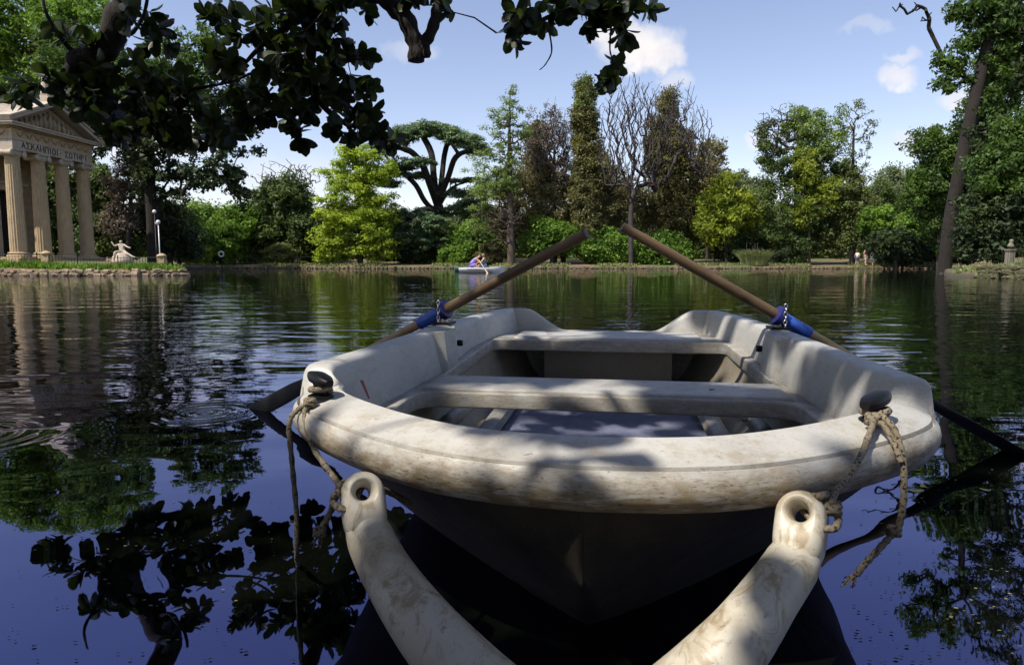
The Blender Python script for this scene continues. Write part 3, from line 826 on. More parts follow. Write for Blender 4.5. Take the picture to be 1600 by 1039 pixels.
tbox('door_jamb', (-2.876, -1.04, TZ), (-2.72, -.78, 5.15), M_MARBLE); tbox('door_jamb', (-2.876, .78, TZ), (-2.72, 1.04, 5.15), M_MARBLE)
tbox('door_lintel', (-2.876, -1.15, 5.153), (-2.68, 1.15, 5.50), M_MARBLE); tbox('door_cornice', (-2.876, -1.3, 5.503), (-2.5, 1.3, 5.68), M_MARBLE)
ZE = TZ + CH
def ring(name, z0, z1, ov, mat):     # a beam running round the porch and flanks
    mb = MB().box((-13, -3.42 - ov, z0), (.42 + ov, -2.58 + ov * 0, z1)).box((-.42, -2.578, z0), (.42 + ov, 2.578, z1)).box((-13, 2.58, z0), (.42 + ov, 3.42 + ov, z1))
    return mb.build(name, mat, TEMPLE)
ring('architrave', ZE + .002, ZE + .52, 0, M_MARBLE); ring('architrave_fillet', ZE + .522, ZE + .60, .05, M_MARBLE)
ring('frieze', ZE + .602, ZE + 1.12, .0, M_TRAV); 
den = MB()
for k in range(52):
    y = -3.42 + k * .135; den.box((.422, y, ZE + 1.125), (.52, y + .075, ZE + 1.235))
for k in range(60):
    x = .40 - k * .135; den.box((x - .075, -3.52, ZE + 1.125), (x, -3.422, ZE + 1.235))
tag(den.build('dentils', M_TRAV, TEMPLE), kind='stuff')
ring('cornice', ZE + 1.24, ZE + 1.36, .38, M_MARBLE); ring('cornice_lip', ZE + 1.362, ZE + 1.45, .46, M_MARBLE)
tbox('porch_ceiling', (-2.86, -2.57, ZE + .2), (-.43, 2.57, ZE + .3), M_TRAV2)
ZC = ZE + 1.452; AP = 1.62
tp = [(-3.75, ZC), (3.75, ZC), (0, ZC + AP - .1)]
MB().add([(.10, y, z) for y, z in tp] + [(-.3, y, z) for y, z in tp], [(0, 1, 2), (5, 4, 3), (0, 3, 4, 1), (1, 4, 5, 2), (2, 5, 3, 0)]).build('tympanum', M_RELIEF, TEMPLE)
for s in (-1, 1):
    a = math.atan2(AP, 3.9); L = math.hypot(AP, 3.9)
    M = Matrix.Translation((0, s * 3.9, ZC + .002)) @ Matrix.Rotation(-s * a, 4, 'X')
    MB().box((.0, -L if s > 0 else 0, 0.0), (.80, 0 if s > 0 else L, .20), M).box((.0, -L if s > 0 else 0, .203), (.90, 0 if s > 0 else L, .30), M).build('raking_cornice', M_MARBLE, TEMPLE)
    MB().box((-13, -L if s > 0 else 0, .05), (-.003, 0 if s > 0 else L, .16), M).build('roof_slope', M_TILE, TEMPLE)
# carved figures in the pediment
rel = MB(); rr = random.Random(8)
for k in range(15):
    y = -2.7 + k * .385; top = (1 - abs(y) / 3.9) * AP - .35
    if top < .2: continue
    rel.tube([(.12, y, ZC + .03), (.20, y + rr.uniform(-.08, .08), ZC + top * .5), (.16, y + rr.uniform(-.1, .1), ZC + top * .78)], [.15, .17, .09], 8)
    rel.lathe([(.03, -.09), (.08, -.05), (.09, 0), (.06, .07), (.01, .09)], 8, (.18, y + rr.uniform(-.05, .05), ZC + top * .9))
rel.build('pediment_figures', M_RELIEF, TEMPLE, smooth=True)
for k in range(9):      # festoons on the frieze
    y0 = -3.15 + k * .70; pts = [(.425, y0 + .05 + t * .60, ZE + 1.02 - .24 * math.sin(math.pi * t)) for t in np.linspace(0, 1, 9)]
    MB().tube(pts, [.03 + .035 * math.sin(math.pi * t) for t in np.linspace(0, 1, 9)], 7).build('garland', M_RELIEF, TEMPLE, smooth=True)
for k in range(5):
    x0 = .1 - k * .75; pts = [(x0 - .05 - t * .62, -3.425, ZE + 1.02 - .24 * math.sin(math.pi * t)) for t in np.linspace(0, 1, 9)]
    MB().tube(pts, [.03 + .035 * math.sin(math.pi * t) for t in np.linspace(0, 1, 9)], 7).build('garland', M_RELIEF, TEMPLE, smooth=True)
# inscription, strokes per letter on a unit box
STROKES = {'A': [((0, 0), (.5, 1)), ((.5, 1), (1, 0)), ((.2, .36), (.8, .36))], 'S': [((1, 1), (0, 1)), ((0, 1), (.55, .5)), ((.55, .5), (0, 0)), ((0, 0), (1, 0))],
           'K': [((0, 0), (0, 1)), ((0, .45), (.9, 1)), ((.3, .6), (1, 0))], 'L': [((0, 0), (.5, 1)), ((.5, 1), (1, 0))], 'H': [((0, 0), (0, 1)), ((1, 0), (1, 1)), ((0, .5), (1, .5))],
           'P': [((0, 0), (0, 1)), ((1, 0), (1, 1)), ((0, 1), (1, 1))], 'I': [((.5, 0), (.5, 1))], 'T': [((.5, 0), (.5, 1)), ((0, 1), (1, 1))], 'R': [((0, 0), (0, 1)), ((0, 1), (.8, .9)), ((.8, .9), (.8, .55)), ((.8, .55), (0, .48))],
           'O': [((.3, 0), (.0, .35)), ((0, .35), (.1, .85)), ((.1, .85), (.5, 1)), ((.5, 1), (.9, .85)), ((.9, .85), (1, .35)), ((1, .35), (.7, 0)), ((0, 0), (.32, 0)), ((.68, 0), (1, 0))], '.': [((.4, .45), (.6, .55))]}
y = -2.72
for ch in 'ASKLHPIOI.SOTHRI':
    ins = MB(); w = .12 if ch in 'I' else (.2 if ch == '.' else .25); h = .32
    for (a, b), (c, d) in STROKES[ch]:
        p, q = Vector((0, y + a * w, ZE + .12 + b * h)), Vector((0, y + c * w, ZE + .12 + d * h)); t = (q - p).normalized() * .02; n = Vector((0, -t.z, t.y)) * 1.05
        vs = [p - t - n, q + t - n, q + t + n, p - t + n]; k = len(ins.v)
        ins.v += [(.425, v.y, v.z) for v in vs] + [(.445, v.y, v.z) for v in vs]
        ins.f += [tuple(k + i for i in f) for f in ((0, 3, 2, 1), (4, 5, 6, 7), (0, 1, 5, 4), (1, 2, 6, 5), (2, 3, 7, 6), (3, 0, 4, 7))]
    ins.build('letter', M_DARK, TEMPLE)
    y += w + (.12 if ch != '.' else .30)
# attic blocks over the flank, corner pedestals
tbox('attic', (-13, -3.55, ZC), (-1.55, -2.6, ZC + .62), M_MARBLE); tbox('attic_coping', (-13, -3.68, ZC + .622), (-1.4, -2.5, ZC + .80), M_MARBLE)
tbox('corner_pedestal', (-1.1, -3.75, ZC), (-.1, -3.0, ZC + .42), M_MARBLE)
tbox('apex_pedestal', (-.45, -.40, ZC + AP + .05), (.55, .40, ZC + AP + .55), M_MARBLE)

def skin_fig(name, joints, bones, mat, parent=None, sub=2):
    """one continuous surface grown along a skeleton: joints {key: (x, y, z, radius)}"""
    keys = list(joints); ix = {k: i for i, k in enumerate(keys)}
    me = bpy.data.meshes.new(name); me.from_pydata([joints[k][:3] for k in keys], [(ix[a], ix[b]) for a, b in bones], [])
    o = link(name, me, mat, parent); sk = o.modifiers.new('skin', 'SKIN'); sk.use_smooth_shade = True
    lay = me.skin_vertices[0] if me.skin_vertices else None
    if lay is None:
        bm = bmesh.new(); bm.from_mesh(me); bm.verts.layers.skin.verify(); bm.to_mesh(me); bm.free(); lay = me.skin_vertices[0]
    for i, k in enumerate(keys):
        r = joints[k][3]; lay.data[i].radius = (r, r) if not hasattr(r, '__len__') else r; lay.data[i].use_root = (i == 0)
    sd = o.modifiers.new('sub', 'SUBSURF'); sd.levels = sub; sd.render_levels = sub
    return o
BONES = [('pel', 'waist'), ('waist', 'chest'), ('chest', 'neck'), ('neck', 'jaw'), ('jaw', 'crown'), ('chest', 'shl'), ('shl', 'ell'), ('ell', 'wrl'), ('wrl', 'hal'), ('chest', 'shr'), ('shr', 'elr'), ('elr', 'wrr'), ('wrr', 'har'),
         ('pel', 'hpl'), ('hpl', 'knl'), ('knl', 'anl'), ('anl', 'tol'), ('pel', 'hpr'), ('hpr', 'knr'), ('knr', 'anr'), ('anr', 'tor')]
def standing(h=1.7, arm=0.0, stride=.08):
    k = h / 1.7
    J = {'pel': (0, 0, .95, .125), 'waist': (0, 0, 1.10, .115), 'chest': (0, 0, 1.32, .14), 'neck': (0, 0, 1.47, .055), 'jaw': (0, -.015, 1.55, .075), 'crown': (0, 0, 1.64, .088)}
    for s, n in ((-1, 'l'), (1, 'r')):
        J['sh' + n] = (s * .18, 0, 1.40, .06); J['el' + n] = (s * .25, .02, 1.13, .043); J['wr' + n] = (s * .24, -.06 - arm * .2, .90 + arm * .2, .032); J['ha' + n] = (s * .235, -.09 - arm * .2, .82 + arm * .2, .035)
        J['hp' + n] = (s * .09, 0, .90, .085); J['kn' + n] = (s * .10, s * stride - .02, .50, .06); J['an' + n] = (s * .10, s * stride * 1.6, .08, .042); J['to' + n] = (s * .11, s * stride * 1.6 - .16, .035, .032)
    return {a: (b[0] * k, b[1] * k, b[2] * k, b[3] * k) for a, b in J.items()}
# marble figure on the gable
st = empty('statue', (0, 0, 0), .4, 'pale stone standing figure on the temple gable', 'statue')
p = TEMPLE.matrix_basis @ Vector((.05, 0, ZC + AP + .55)); st.location = p
J = standing(1.65); J['wrl'] = (-.30, -.22, 1.25, .035); J['hal'] = (-.30, -.26, 1.33, .036)
skin_fig('body', J, BONES, M_MARBLE, st)
MB().lathe([(.27, 0), (.24, .3), (.19, .7), (.16, .98), (.17, 1.1)], 12, mod=lambda i, j: 1 + .08 * (-1) ** j).build('drapery', M_MARBLE, st, smooth=True)
# fountain group beside the temple: seated child on a rock
b = unproj(192, 403, 41.0); fz = gz(b.x, 41.0)
ft = empty('statue', (b.x, 41.0, fz), 0, 'white stone seated figure with raised arm on a rock beside the temple', 'statue')
MB().lathe([(.55, 0), (.60, .15), (.50, .34), (.40, .55), (.30, .62)], 14, mod=lambda i, j: 1 + .16 * math.sin(j * 2.3 + i)).build('rock_base', M_MARBLE, ft, smooth=True)
J = {'pel': (0, 0, .72, .14), 'waist': (-.02, 0, .86, .13), 'chest': (-.04, 0, 1.04, .14), 'neck': (-.04, 0, 1.18, .06), 'jaw': (-.05, -.03, 1.26, .09), 'crown': (-.05, 0, 1.36, .10)}
J.update({'shl': (-.20, 0, 1.12, .065), 'ell': (-.42, -.05, 1.02, .05), 'wrl': (-.54, -.08, 1.22, .04), 'hal': (-.58, -.08, 1.30, .04), 'shr': (.12, 0, 1.10, .065), 'elr': (.34, -.1, .98, .05), 'wrr': (.52, -.15, .92, .04), 'har': (.60, -.16, .92, .04)})
J.update({'hpl': (-.10, -.03, .68, .10), 'knl': (-.26, -.36, .66, .08), 'anl': (-.28, -.42, .30, .05), 'tol': (-.28, -.55, .25, .04), 'hpr': (.12, -.03, .68, .10), 'knr': (.40, -.25, .58, .08), 'anr': (.78, -.28, .38, .05), 'tor': (.92, -.3, .34, .04)})
skin_fig('body', J, BONES, M_MARBLE, ft)

# ------------------------------------------------------------------ railings, lamps, piers on the island
def railing(label, pts, h, step, seed=1, group='low iron railings along the banks'):
    root = empty('railing', (pts[0][0], pts[0][1], 0), 0, label, 'railing', group); o0 = Vector((pts[0][0], pts[0][1], 0))
    pk = MB(); rl = {.15: MB(), .92: MB()}
    for a, b in zip(pts, pts[1:]):
        L = math.dist(a, b); n = max(1, int(L / step)); prev = None
        for i in range(n + 1):
            x, y = lerp(a[0], b[0], i / n), lerp(a[1], b[1], i / n); zz = gz(x, y); q = Vector((x, y, zz)) - o0
            pk.tube([q, q + Vector((0, 0, h))], .011, 4)
            if prev is not None:
                for f in (.15, .92): rl[f].tube([prev + Vector((0, 0, h * f)), q + Vector((0, 0, h * f))], .014, 4, caps=False)
            prev = q
    tag(pk.build('picket', M_IRON, root), kind='stuff'); [q.build('rail', M_IRON, root) for q in rl.values()]
    d = 0
    for a, b in zip(pts, pts[1:]):
        n = max(1, int(math.dist(a, b) / 2.2))
        for i in range(n):
            x, y = lerp(a[0], b[0], i / n), lerp(a[1], b[1], i / n); q = Vector((x, y, gz(x, y))) - o0
            MB().lathe([(.03, 0), (.03, h), (.045, h + .03), (.02, h + .09)], 6, q).build('post', M_IRON, root)
railing('low black iron railing in front of the temple columns', [(-31, 38.3), (-19.8, 38.4)], .62, .17)
railing('low iron railing on the far shore left of the yellow tree', [(-32, 73.5), (-16, 73)], .9, .3)
railing('low iron railing on the far shore behind the right path', [(36, 73), (45, 72), (52, 66)], 1.0, .3)
railing('short iron railing on the grassy right bank', [(25, 35), (29, 32)], .9, .22)
def pier(label, px, py, Y):
    p = unproj(px, py, Y); z = gz(p.x, Y)
    root = empty('stone_pier', (p.x, Y, z), .1, label, 'stone pier', 'stone piers of the island railing')
    MB().box((-.19, -.19, -.1), (.19, .19, .62)).build('shaft', M_TRAV, root)
    MB().lathe([(.26, .622), (.27, .68), (.20, .74), (.12, .79), (.02, .82)], 12).build('cap', M_TRAV, root, smooth=True)
pier('squat stone pier at the right end of the island railing', 253, 412, 38.6); pier('squat stone pier below the second temple column', 73, 412, 38.4)
M_LAMP = plain('pale_grey_metal', (.42, .43, .44), .4, .3); M_GLOBE = plain('white_lamp_glass', (.75, .75, .73), .25, var=.05)
def lamp(label, px, top, Y, mat, h0=None):
    p = unproj(px, top, Y); z = gz(p.x, Y); h = p.z - z
    root = empty('lamp_post', (p.x, Y, z), 0, label, 'lamp post', 'lamp posts beside the temple')
    MB().lathe([(.07, 0), (.06, .25), (.035, .35), (.03, h - .25)], 10).build('pole', mat, root, smooth=True)
    MB().lathe([(.03, h - .25), (.10, h - .2), (.12, h - .08), (.08, h - .02), (.02, h)], 10).build('lantern', M_GLOBE, root, smooth=True)
    MB().tube([(0, 0, h - .3), (-.13, 0, h - .24), (-.2, 0, h - .12)], .02, 6).build('bracket', mat, root, smooth=True)
lamp('thin pale lamp post right of the temple', 247, 344, 42, M_LAMP); lamp('taller dark lamp post just left of the pale one', 241, 328, 45, M_IRON)
p = unproj(346, 397, 72); z = gz(p.x, 72)
lb = empty('round_sign', (p.x, 72, z), 0, 'small round white buoy ring on a post at the far shore', 'ring post')
MB().tube([(0, 0, -.2), (0, 0, p.z - z)], .04, 6).build('post', M_IRON, lb)
MB().tube([(math.cos(a) * .26, -.06, p.z - z + math.sin(a) * .26) for a in np.linspace(0, 2 * math.pi, 17)], .07, 8, caps=False).build('ring', M_GLOBE, lb, smooth=True)

# ------------------------------------------------------------------ trees
def bark(name, a, b):
    m, g, bs = new_mat(name); o = g.coord()
    n = g.noise(g.scale(o, (6, 6, 1.3)), 2.0, 6, .7); n2 = g.noise(o, 1.2, 3, .5)
    g.put(bs.inputs['Base Color'], g.mix(g.map(g.math('MULTIPLY_ADD', n2, .4, g.math('MULTIPLY', n, .6)), .35, .65), a, b)); bs.inputs['Roughness'].default_value = .95
    bp = g.node('ShaderNodeBump'); bp.inputs['Distance'].default_value = .03; g.put(bp.inputs['Height'], n); g.l.new(bp.outputs[0], bs.inputs['Normal'])
    return m
B_DARK = bark('dark_bark', (.025, .019, .014), (.07, .055, .042)); B_GREY = bark('grey_twig_bark', (.032, .025, .023), (.075, .060, .056)); B_BROWN = bark('brown_bark', (.06, .042, .03), (.13, .10, .075)); B_BLACK = bark('blackish_bark', (.009, .007, .005), (.025, .019, .014)); B_PALE = bark('pale_bark', (.22, .19, .15), (.38, .34, .28))

def seg_mesh(name, A, B, ra, rb, k):
    """vectorised tapered prisms from A to B"""
    T = B - A; L = np.linalg.norm(T, axis=1, keepdims=True); T = T / np.maximum(L, 1e-6)
    ref = np.where(np.abs(T[:, 2:3]) < .9, [[0, 0, 1.]], [[1., 0, 0]])
    U = np.cross(T, ref); U /= np.linalg.norm(U, axis=1, keepdims=True); W = np.cross(T, U)
    an = np.arange(k) * 2 * np.pi / k; c = np.cos(an)[None, :, None]; s = np.sin(an)[None, :, None]
    ring = U[:, None] * c + W[:, None] * s
    V = np.concatenate([A[:, None] + ring * ra[:, None, None], B[:, None] + ring * rb[:, None, None]], 1).reshape(-1, 3)
    base = (np.arange(len(A)) * 2 * k)[:, None]; j = np.arange(k)[None]
    F = np.stack([base + j, base + (j + 1) % k, base + k + (j + 1) % k, base + k + j], -1).reshape(-1, 4)
    return V, F
def skeleton(trunk, pts, r_base, r_tip, rs, up=.6, wig=.12, droop=0.0, rise=.35, limbs=None):
    """branches join each target point to the growing tree; thickness follows how much hangs on a limb"""
    trunk = list(trunk); par = [-1] + list(range(len(trunk) - 1)); t0 = len(trunk)
    for ch in limbs or []:
        prev = int(np.argmin([np.linalg.norm(np.array(q) - ch[0]) for q in trunk[:t0]]))
        for q in ch: trunk.append(q); par.append(prev); prev = len(trunk) - 1
    nt = len(trunk)
    P = np.array(pts, float); T = np.array(trunk)
    d = np.min(np.linalg.norm(P[:, None] - T[None], axis=2), axis=1); order = np.argsort(d + rs.rand(len(P)) * .3 * d.mean())
    cap = nt + len(P) * 4 + 8; N = np.zeros((cap, 3)); N[:nt] = T; n = nt; par = par + [0] * (cap - nt); tips = []
    first = max(1, int(t0 * .25))
    for i in order:
        p = P[i]; dl = p - N[:n]; dist = np.linalg.norm(dl, axis=1)
        cost = dist + up * np.maximum(0, N[:n, 2] - p[2] + rise * np.hypot(dl[:, 0], dl[:, 1])); cost[:first] += dist.max() * .5
        j = int(np.argmin(cost)); a = N[j].copy(); L = dist[j]; k = 3 if L > 1.2 else (2 if L > .5 else 1); prev = j
        off = rs.randn(3) * wig * L; off[2] += (.10 - droop) * L
        for s in range(1, k + 1):
            t = s / k; q = a + (p - a) * t + off * math.sin(math.pi * t) * .6
            N[n] = q; par[n] = prev; prev = n; n += 1
        tips.append(prev)
    cnt = np.zeros(n)
    for t in tips: cnt[t] += 1
    for i in range(n - 1, 0, -1): cnt[par[i]] += cnt[i]
    cnt = np.maximum(cnt, 1); ex = math.log(r_base / r_tip) / math.log(max(2, cnt[0]))
    rad = r_tip * cnt ** ex
    return N[:n], np.array(par[:n]), rad, np.array(tips), nt
def trunk_mesh(name, N, par, rad, flare=True):
    i = np.arange(1, len(N)); A = N[par[i]]; B = N[i]; rb = rad[i]; ra = np.minimum(rad[par[i]], rb * 1.35 + .002)
    tr = np.where(par[i] == i - 1, np.maximum(ra, np.where(rad[par[i]] < rb * 2, rad[par[i]], ra)), ra)
    thick = rb > .05; parts = []; off = 0; Vs = []; Fs = []
    for m, k in ((thick, 8), (~thick, 3 if len(N) > 2500 else 4)):
        if m.any():
            V, F = seg_mesh(name, A[m], B[m], tr[m], rb[m], k); Vs.append(V); Fs.append(F + off); off += len(V)
    return np_mesh(name, np.concatenate(Vs), np.concatenate(Fs))
def leaf_quads(C, R, per, size, rs, squash=.8, asp=.55, shell=.5, upb=.35, sizevar=.4, flat=0.0, tint_clump=.5):
    """rhombic leaves spread through clumps at C with radii R"""
    n = len(C) * per; idx = np.repeat(np.arange(len(C)), per)
    D = rs.randn(n, 3); D /= np.linalg.norm(D, axis=1, keepdims=True); r = rs.rand(n) ** shell
    off = D * r[:, None] * R[idx][:, None]; off[:, 2] *= squash
    P = C[idx] + off
    Nn = D * .7 + rs.randn(n, 3) * .55 * (1 - flat); Nn[:, 2] += upb + flat * 1.6; Nn /= np.linalg.norm(Nn, axis=1, keepdims=True)
    T = rs.randn(n, 3); T -= Nn * (T * Nn).sum(1, keepdims=True); T /= np.linalg.norm(T, axis=1, keepdims=True); W = np.cross(Nn, T)
    s = size * (1 + sizevar * (rs.rand(n) * 2 - 1)); a = T * (s * .5)[:, None]; b = W * (s * .5 * asp)[:, None]
    V = np.stack([P - a + b, P + a * 1.1, P - a - b], 1).reshape(-1, 3)
    F = np.arange(n * 3).reshape(-1, 3)
    ct = rs.rand(len(C)); tint = np.clip(tint_clump * ct[idx] + (1 - tint_clump) * rs.rand(n), 0, 1)
    return V, F, np.repeat(tint, 3)
def lobe_points(lobes, Y, rs, n, depth=.8, shell=.42):
    """points through crown lobes; each lobe (px, py, rx, ry[, weight[, dY]]) is a measured outline given real size at distance Y"""
    k = Y / FPX; w = np.array([(l[2] * l[3]) ** .8 * (l[4] if len(l) > 4 else 1) for l in lobes]); w = w / w.sum(); out = []
    for l, q in zip(lobes, w):
        m = max(2, int(round(n * q))); dy = l[5] if len(l) > 5 else 0
        c = np.array(unproj(l[0], l[1], Y + dy)); D = rs.randn(m, 3); D /= np.linalg.norm(D, axis=1, keepdims=True); r = rs.rand(m) ** shell
        out.append(c + D * r[:, None] * np.array([l[2] * k, (l[2] + l[3]) * .5 * k * depth, l[3] * k]))
    return np.concatenate(out)
LEAVES = {}
def lm(name, *a, **k):
    LEAVES[name] = leaf_mat(name + '_leaves', *a, **k)
lm('plane', (0.027, 0.055, 0.015), (0.094, 0.163, 0.030), trans=.34); lm('oak', (0.039, 0.069, 0.021), (0.112, 0.158, 0.042), trans=.28); lm('bright', (0.068, 0.135, 0.019), (0.189, 0.311, 0.047), trans=.38)
lm('yellow', (.15, .22, .016), (.37, .47, .05), trans=.40); lm('cedar', (.060, .105, .045), (.17, .25, .11), trans=.15); lm('feather', (0.091, 0.143, 0.039), (0.247, 0.338, 0.098), trans=.38)
lm('ivy', (.070, .072, .026), (.18, .170, .065), trans=.22); lm('olivebrown', (.085, .080, .034), (.215, .195, .085), trans=.28); lm('ivytop', (0.068, 0.095, 0.027), (0.176, 0.203, 0.061), trans=.25)
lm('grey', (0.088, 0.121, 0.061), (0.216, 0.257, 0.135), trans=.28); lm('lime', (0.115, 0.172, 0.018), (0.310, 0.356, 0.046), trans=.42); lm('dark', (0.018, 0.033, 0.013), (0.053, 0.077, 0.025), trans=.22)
lm('brown', (.090, .068, .055), (.19, .150, .125), trans=.2); lm('reed', (0.120, 0.150, 0.050), (0.270, 0.300, 0.130), trans=.3)
def tree(name, label, cat, Y, base, trunk_px, lobes, n=90, per=170, cr=.75, leaf=.22, mat='oak', barkm=B_DARK, rb=.3, rt=.03, seed=1, squash=.75, shell=.5, flat=0.0, asp=.6, extra=0, bare=None, group=None,
         up=.6, wig=.12, droop=0, depth=.8, upb=.35, mat2=None, split=None, pshell=.42, rise=.35, fill=2.5, limbs=None):
    """trunk_px: measured points up the trunk axis; lobes: crown outline"""
    rs = np.random.RandomState(seed); n = int(n * fill); per = int(per * .85); leaf *= 1.12
    b0 = unproj(base[0], base[1], Y); bz = gz(b0.x, Y) - .1
    tr = [np.array((b0.x, Y, bz))] + [np.array(unproj(x, y, Y + (q[0] if q else 0))) for x, y, *q in trunk_px]
    T = [np.array(v) for v in crom([Vector(t) for t in tr], 4)]
    C = lobe_points(lobes, Y, rs, n, depth, pshell); C = C[C[:, 2] > bz + .3]
    root = empty(name, (b0.x, Y, bz + .1), 0, label, cat, group); o = np.array(root.location)
    tgt = C
    if bare is not None:
        X_ = lobe_points(bare[0], Y, rs, bare[1], depth, bare[2] if len(bare) > 2 else .6); tgt = np.concatenate([C, X_]) if len(C) and per else X_
        if not per: C = C[:0]
    LB = [[np.array(v) for v in crom([Vector(unproj(x, y, Y + (q[0] if q else 0))) for x, y, *q in ch], 4)] for ch in limbs or []]
    N, par, rad, tips, nt = skeleton(T, tgt, rb, rt, rs, up, wig, droop, rise, LB)
    link('trunk', trunk_mesh('trunk', N - o, par, rad), barkm, root, True)
    if per and len(C):
        Cc = C
        if extra:   # leafy shoots along the limbs
            m = rs.randint(nt, len(N), extra); Cc = np.concatenate([C, N[m] + rs.randn(extra, 3) * .3])
        R = cr * (.6 + .8 * rs.rand(len(Cc)))
        sel = [slice(None)]
        groups = [(Cc, R, mat)]
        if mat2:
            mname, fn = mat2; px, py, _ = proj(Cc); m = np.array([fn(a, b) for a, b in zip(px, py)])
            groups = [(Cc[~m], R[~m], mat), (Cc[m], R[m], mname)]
        for cc, r_, mm in groups:
            if len(cc) == 0: continue
            V, F, t = leaf_quads(cc, r_, per, leaf, rs, squash, asp, shell, upb, .4, flat)
            link('crown', np_mesh('crown', V - o, F, t), LEAVES[mm], root)
    return root
def shrub(label, Y, px, py, rx, ry, mat, seed, n=22, per=170, leaf=.2, cr=.5, name='shrub', group='shrubs along the far shore'):
    k = Y / FPX
    return tree(name, label, 'shrub', Y, (px, 412), [(px, py + ry * .5), (px, py)], [(px, py, rx, ry)], n, per, cr, leaf, mat, B_DARK, .08, .012, seed, group=group)

G_FAR = 'trees along the far shore'
# left
tree('plane_tree', 'tall dark plane tree with hanging sprays right of the temple', 'tree', 50, (238, 410), [(238, 340), (233, 250), (245, 150), (260, 90)],
     [(300, 105, 85, 65), (215, 120, 80, 70), (130, 110, 80, 70), (250, 205, 90, 50), (335, 150, 60, 55), (330, 262, 55, 42, .8), (365, 290, 32, 34, .9), (285, 285, 50, 30, .6), (230, 265, 50, 40, .6), (385, 205, 22, 45, .7), (170, 190, 70, 50)], 190, 100, .72, .27, 'plane', B_BLACK, .42, .03, 2, extra=40, shell=.6, fill=1.8, mat2=('dark', lambda x, y: y > 150))  # lower crown takes darker leaves, its backlit shade put into the colour
tree('plane_tree', 'sunlit green plane tree towering behind the temple roof', 'tree', 62, (70, 405), [(70, 300), (60, 150), (50, 40)],
     [(40, 50, 90, 80), (120, 40, 70, 70), (0, 150, 80, 70), (90, 140, 60, 50), (-20, 60, 60, 70)], 150, 110, .95, .30, 'bright', B_BROWN, .45, .035, 3, extra=30, shell=.6)
tree('oak_tree', 'dense dark tree behind the temple columns', 'tree', 57, (110, 405), [(110, 350), (105, 300)], [(60, 330, 70, 75), (120, 300, 55, 60), (150, 350, 45, 50), (10, 320, 60, 80)], 110, 150, .9, .28, 'oak', B_DARK, .3, .03, 4)
tree('bare_bush', 'brown leafless bushy tree between temple and plane tree', 'tree', 53, (200, 408), [(200, 380), (203, 340), (205, 300)], [(200, 290, 32, 40), (185, 350, 28, 30), (205, 260, 20, 20)], 46, 90, .55, .16, 'brown', B_GREY, .16, .014, 5, bare=([(205, 300, 40, 60), (200, 250, 30, 28)], 240), up=.3)
tree('oak_tree', 'round dark green tree between temple and brown bush', 'tree', 55, (160, 408), [(160, 370), (165, 330)], [(160, 300, 30, 45), (165, 360, 32, 42), (190, 385, 32, 20)], 60, 150, .7, .25, 'oak', B_DARK, .22, .03, 6)
tree('oak_tree', 'dark round tree under the plane tree sprays', 'tree', 56, (265, 410), [(265, 380), (262, 350)], [(262, 360, 36, 42), (235, 345, 28, 35), (285, 385, 25, 22)], 70, 150, .7, .25, 'dark', B_DARK, .24, .03, 7)
tree('lime_tree', 'bright green rounded tree left of the dark twiggy one', 'tree', 76, (345, 412), [(345, 380), (345, 350)], [(345, 368, 52, 42), (310, 350, 32, 28), (375, 350, 30, 30), (330, 390, 50, 22)], 110, 140, .95, .30, 'bright', B_DARK, .28, .03, 8, group=G_FAR)
tree('holm_oak', 'dark rounded tree with bare twiggy top left of the yellow tree', 'tree', 78, (440, 412), [(440, 370), (440, 330), (445, 290)], [(440, 345, 52, 62), (405, 360, 32, 45), (478, 365, 30, 45), (440, 300, 42, 30)], 150, 140, 1.0, .30, 'oak', B_GREY, .35, .02, 9, fill=1.9,
     bare=([(445, 285, 55, 36), (475, 285, 30, 34), (415, 290, 28, 28)], 420, .5), group=G_FAR, up=.5)
tree('bald_cypress', 'vivid yellow green layered tree on the far shore', 'tree', 73, (563, 416), [(562, 370), (560, 310), (556, 250), (558, 232)],
     [(556, 245, 42, 22), (590, 268, 32, 22), (520, 268, 20, 10, .5), (550, 290, 40, 26), (585, 320, 36, 24), (520, 330, 30, 26), (560, 345, 45, 28), (520, 370, 30, 26), (600, 350, 22, 30), (590, 385, 34, 22), (515, 398, 22, 18), (550, 388, 36, 24), (556, 300, 46, 40), (556, 350, 58, 40), (556, 265, 34, 26)], 210, 130, .90, .23, 'yellow', B_DARK, .32, .03, 10, fill=1.9, squash=.5, flat=.2, group=G_FAR, shell=.6)
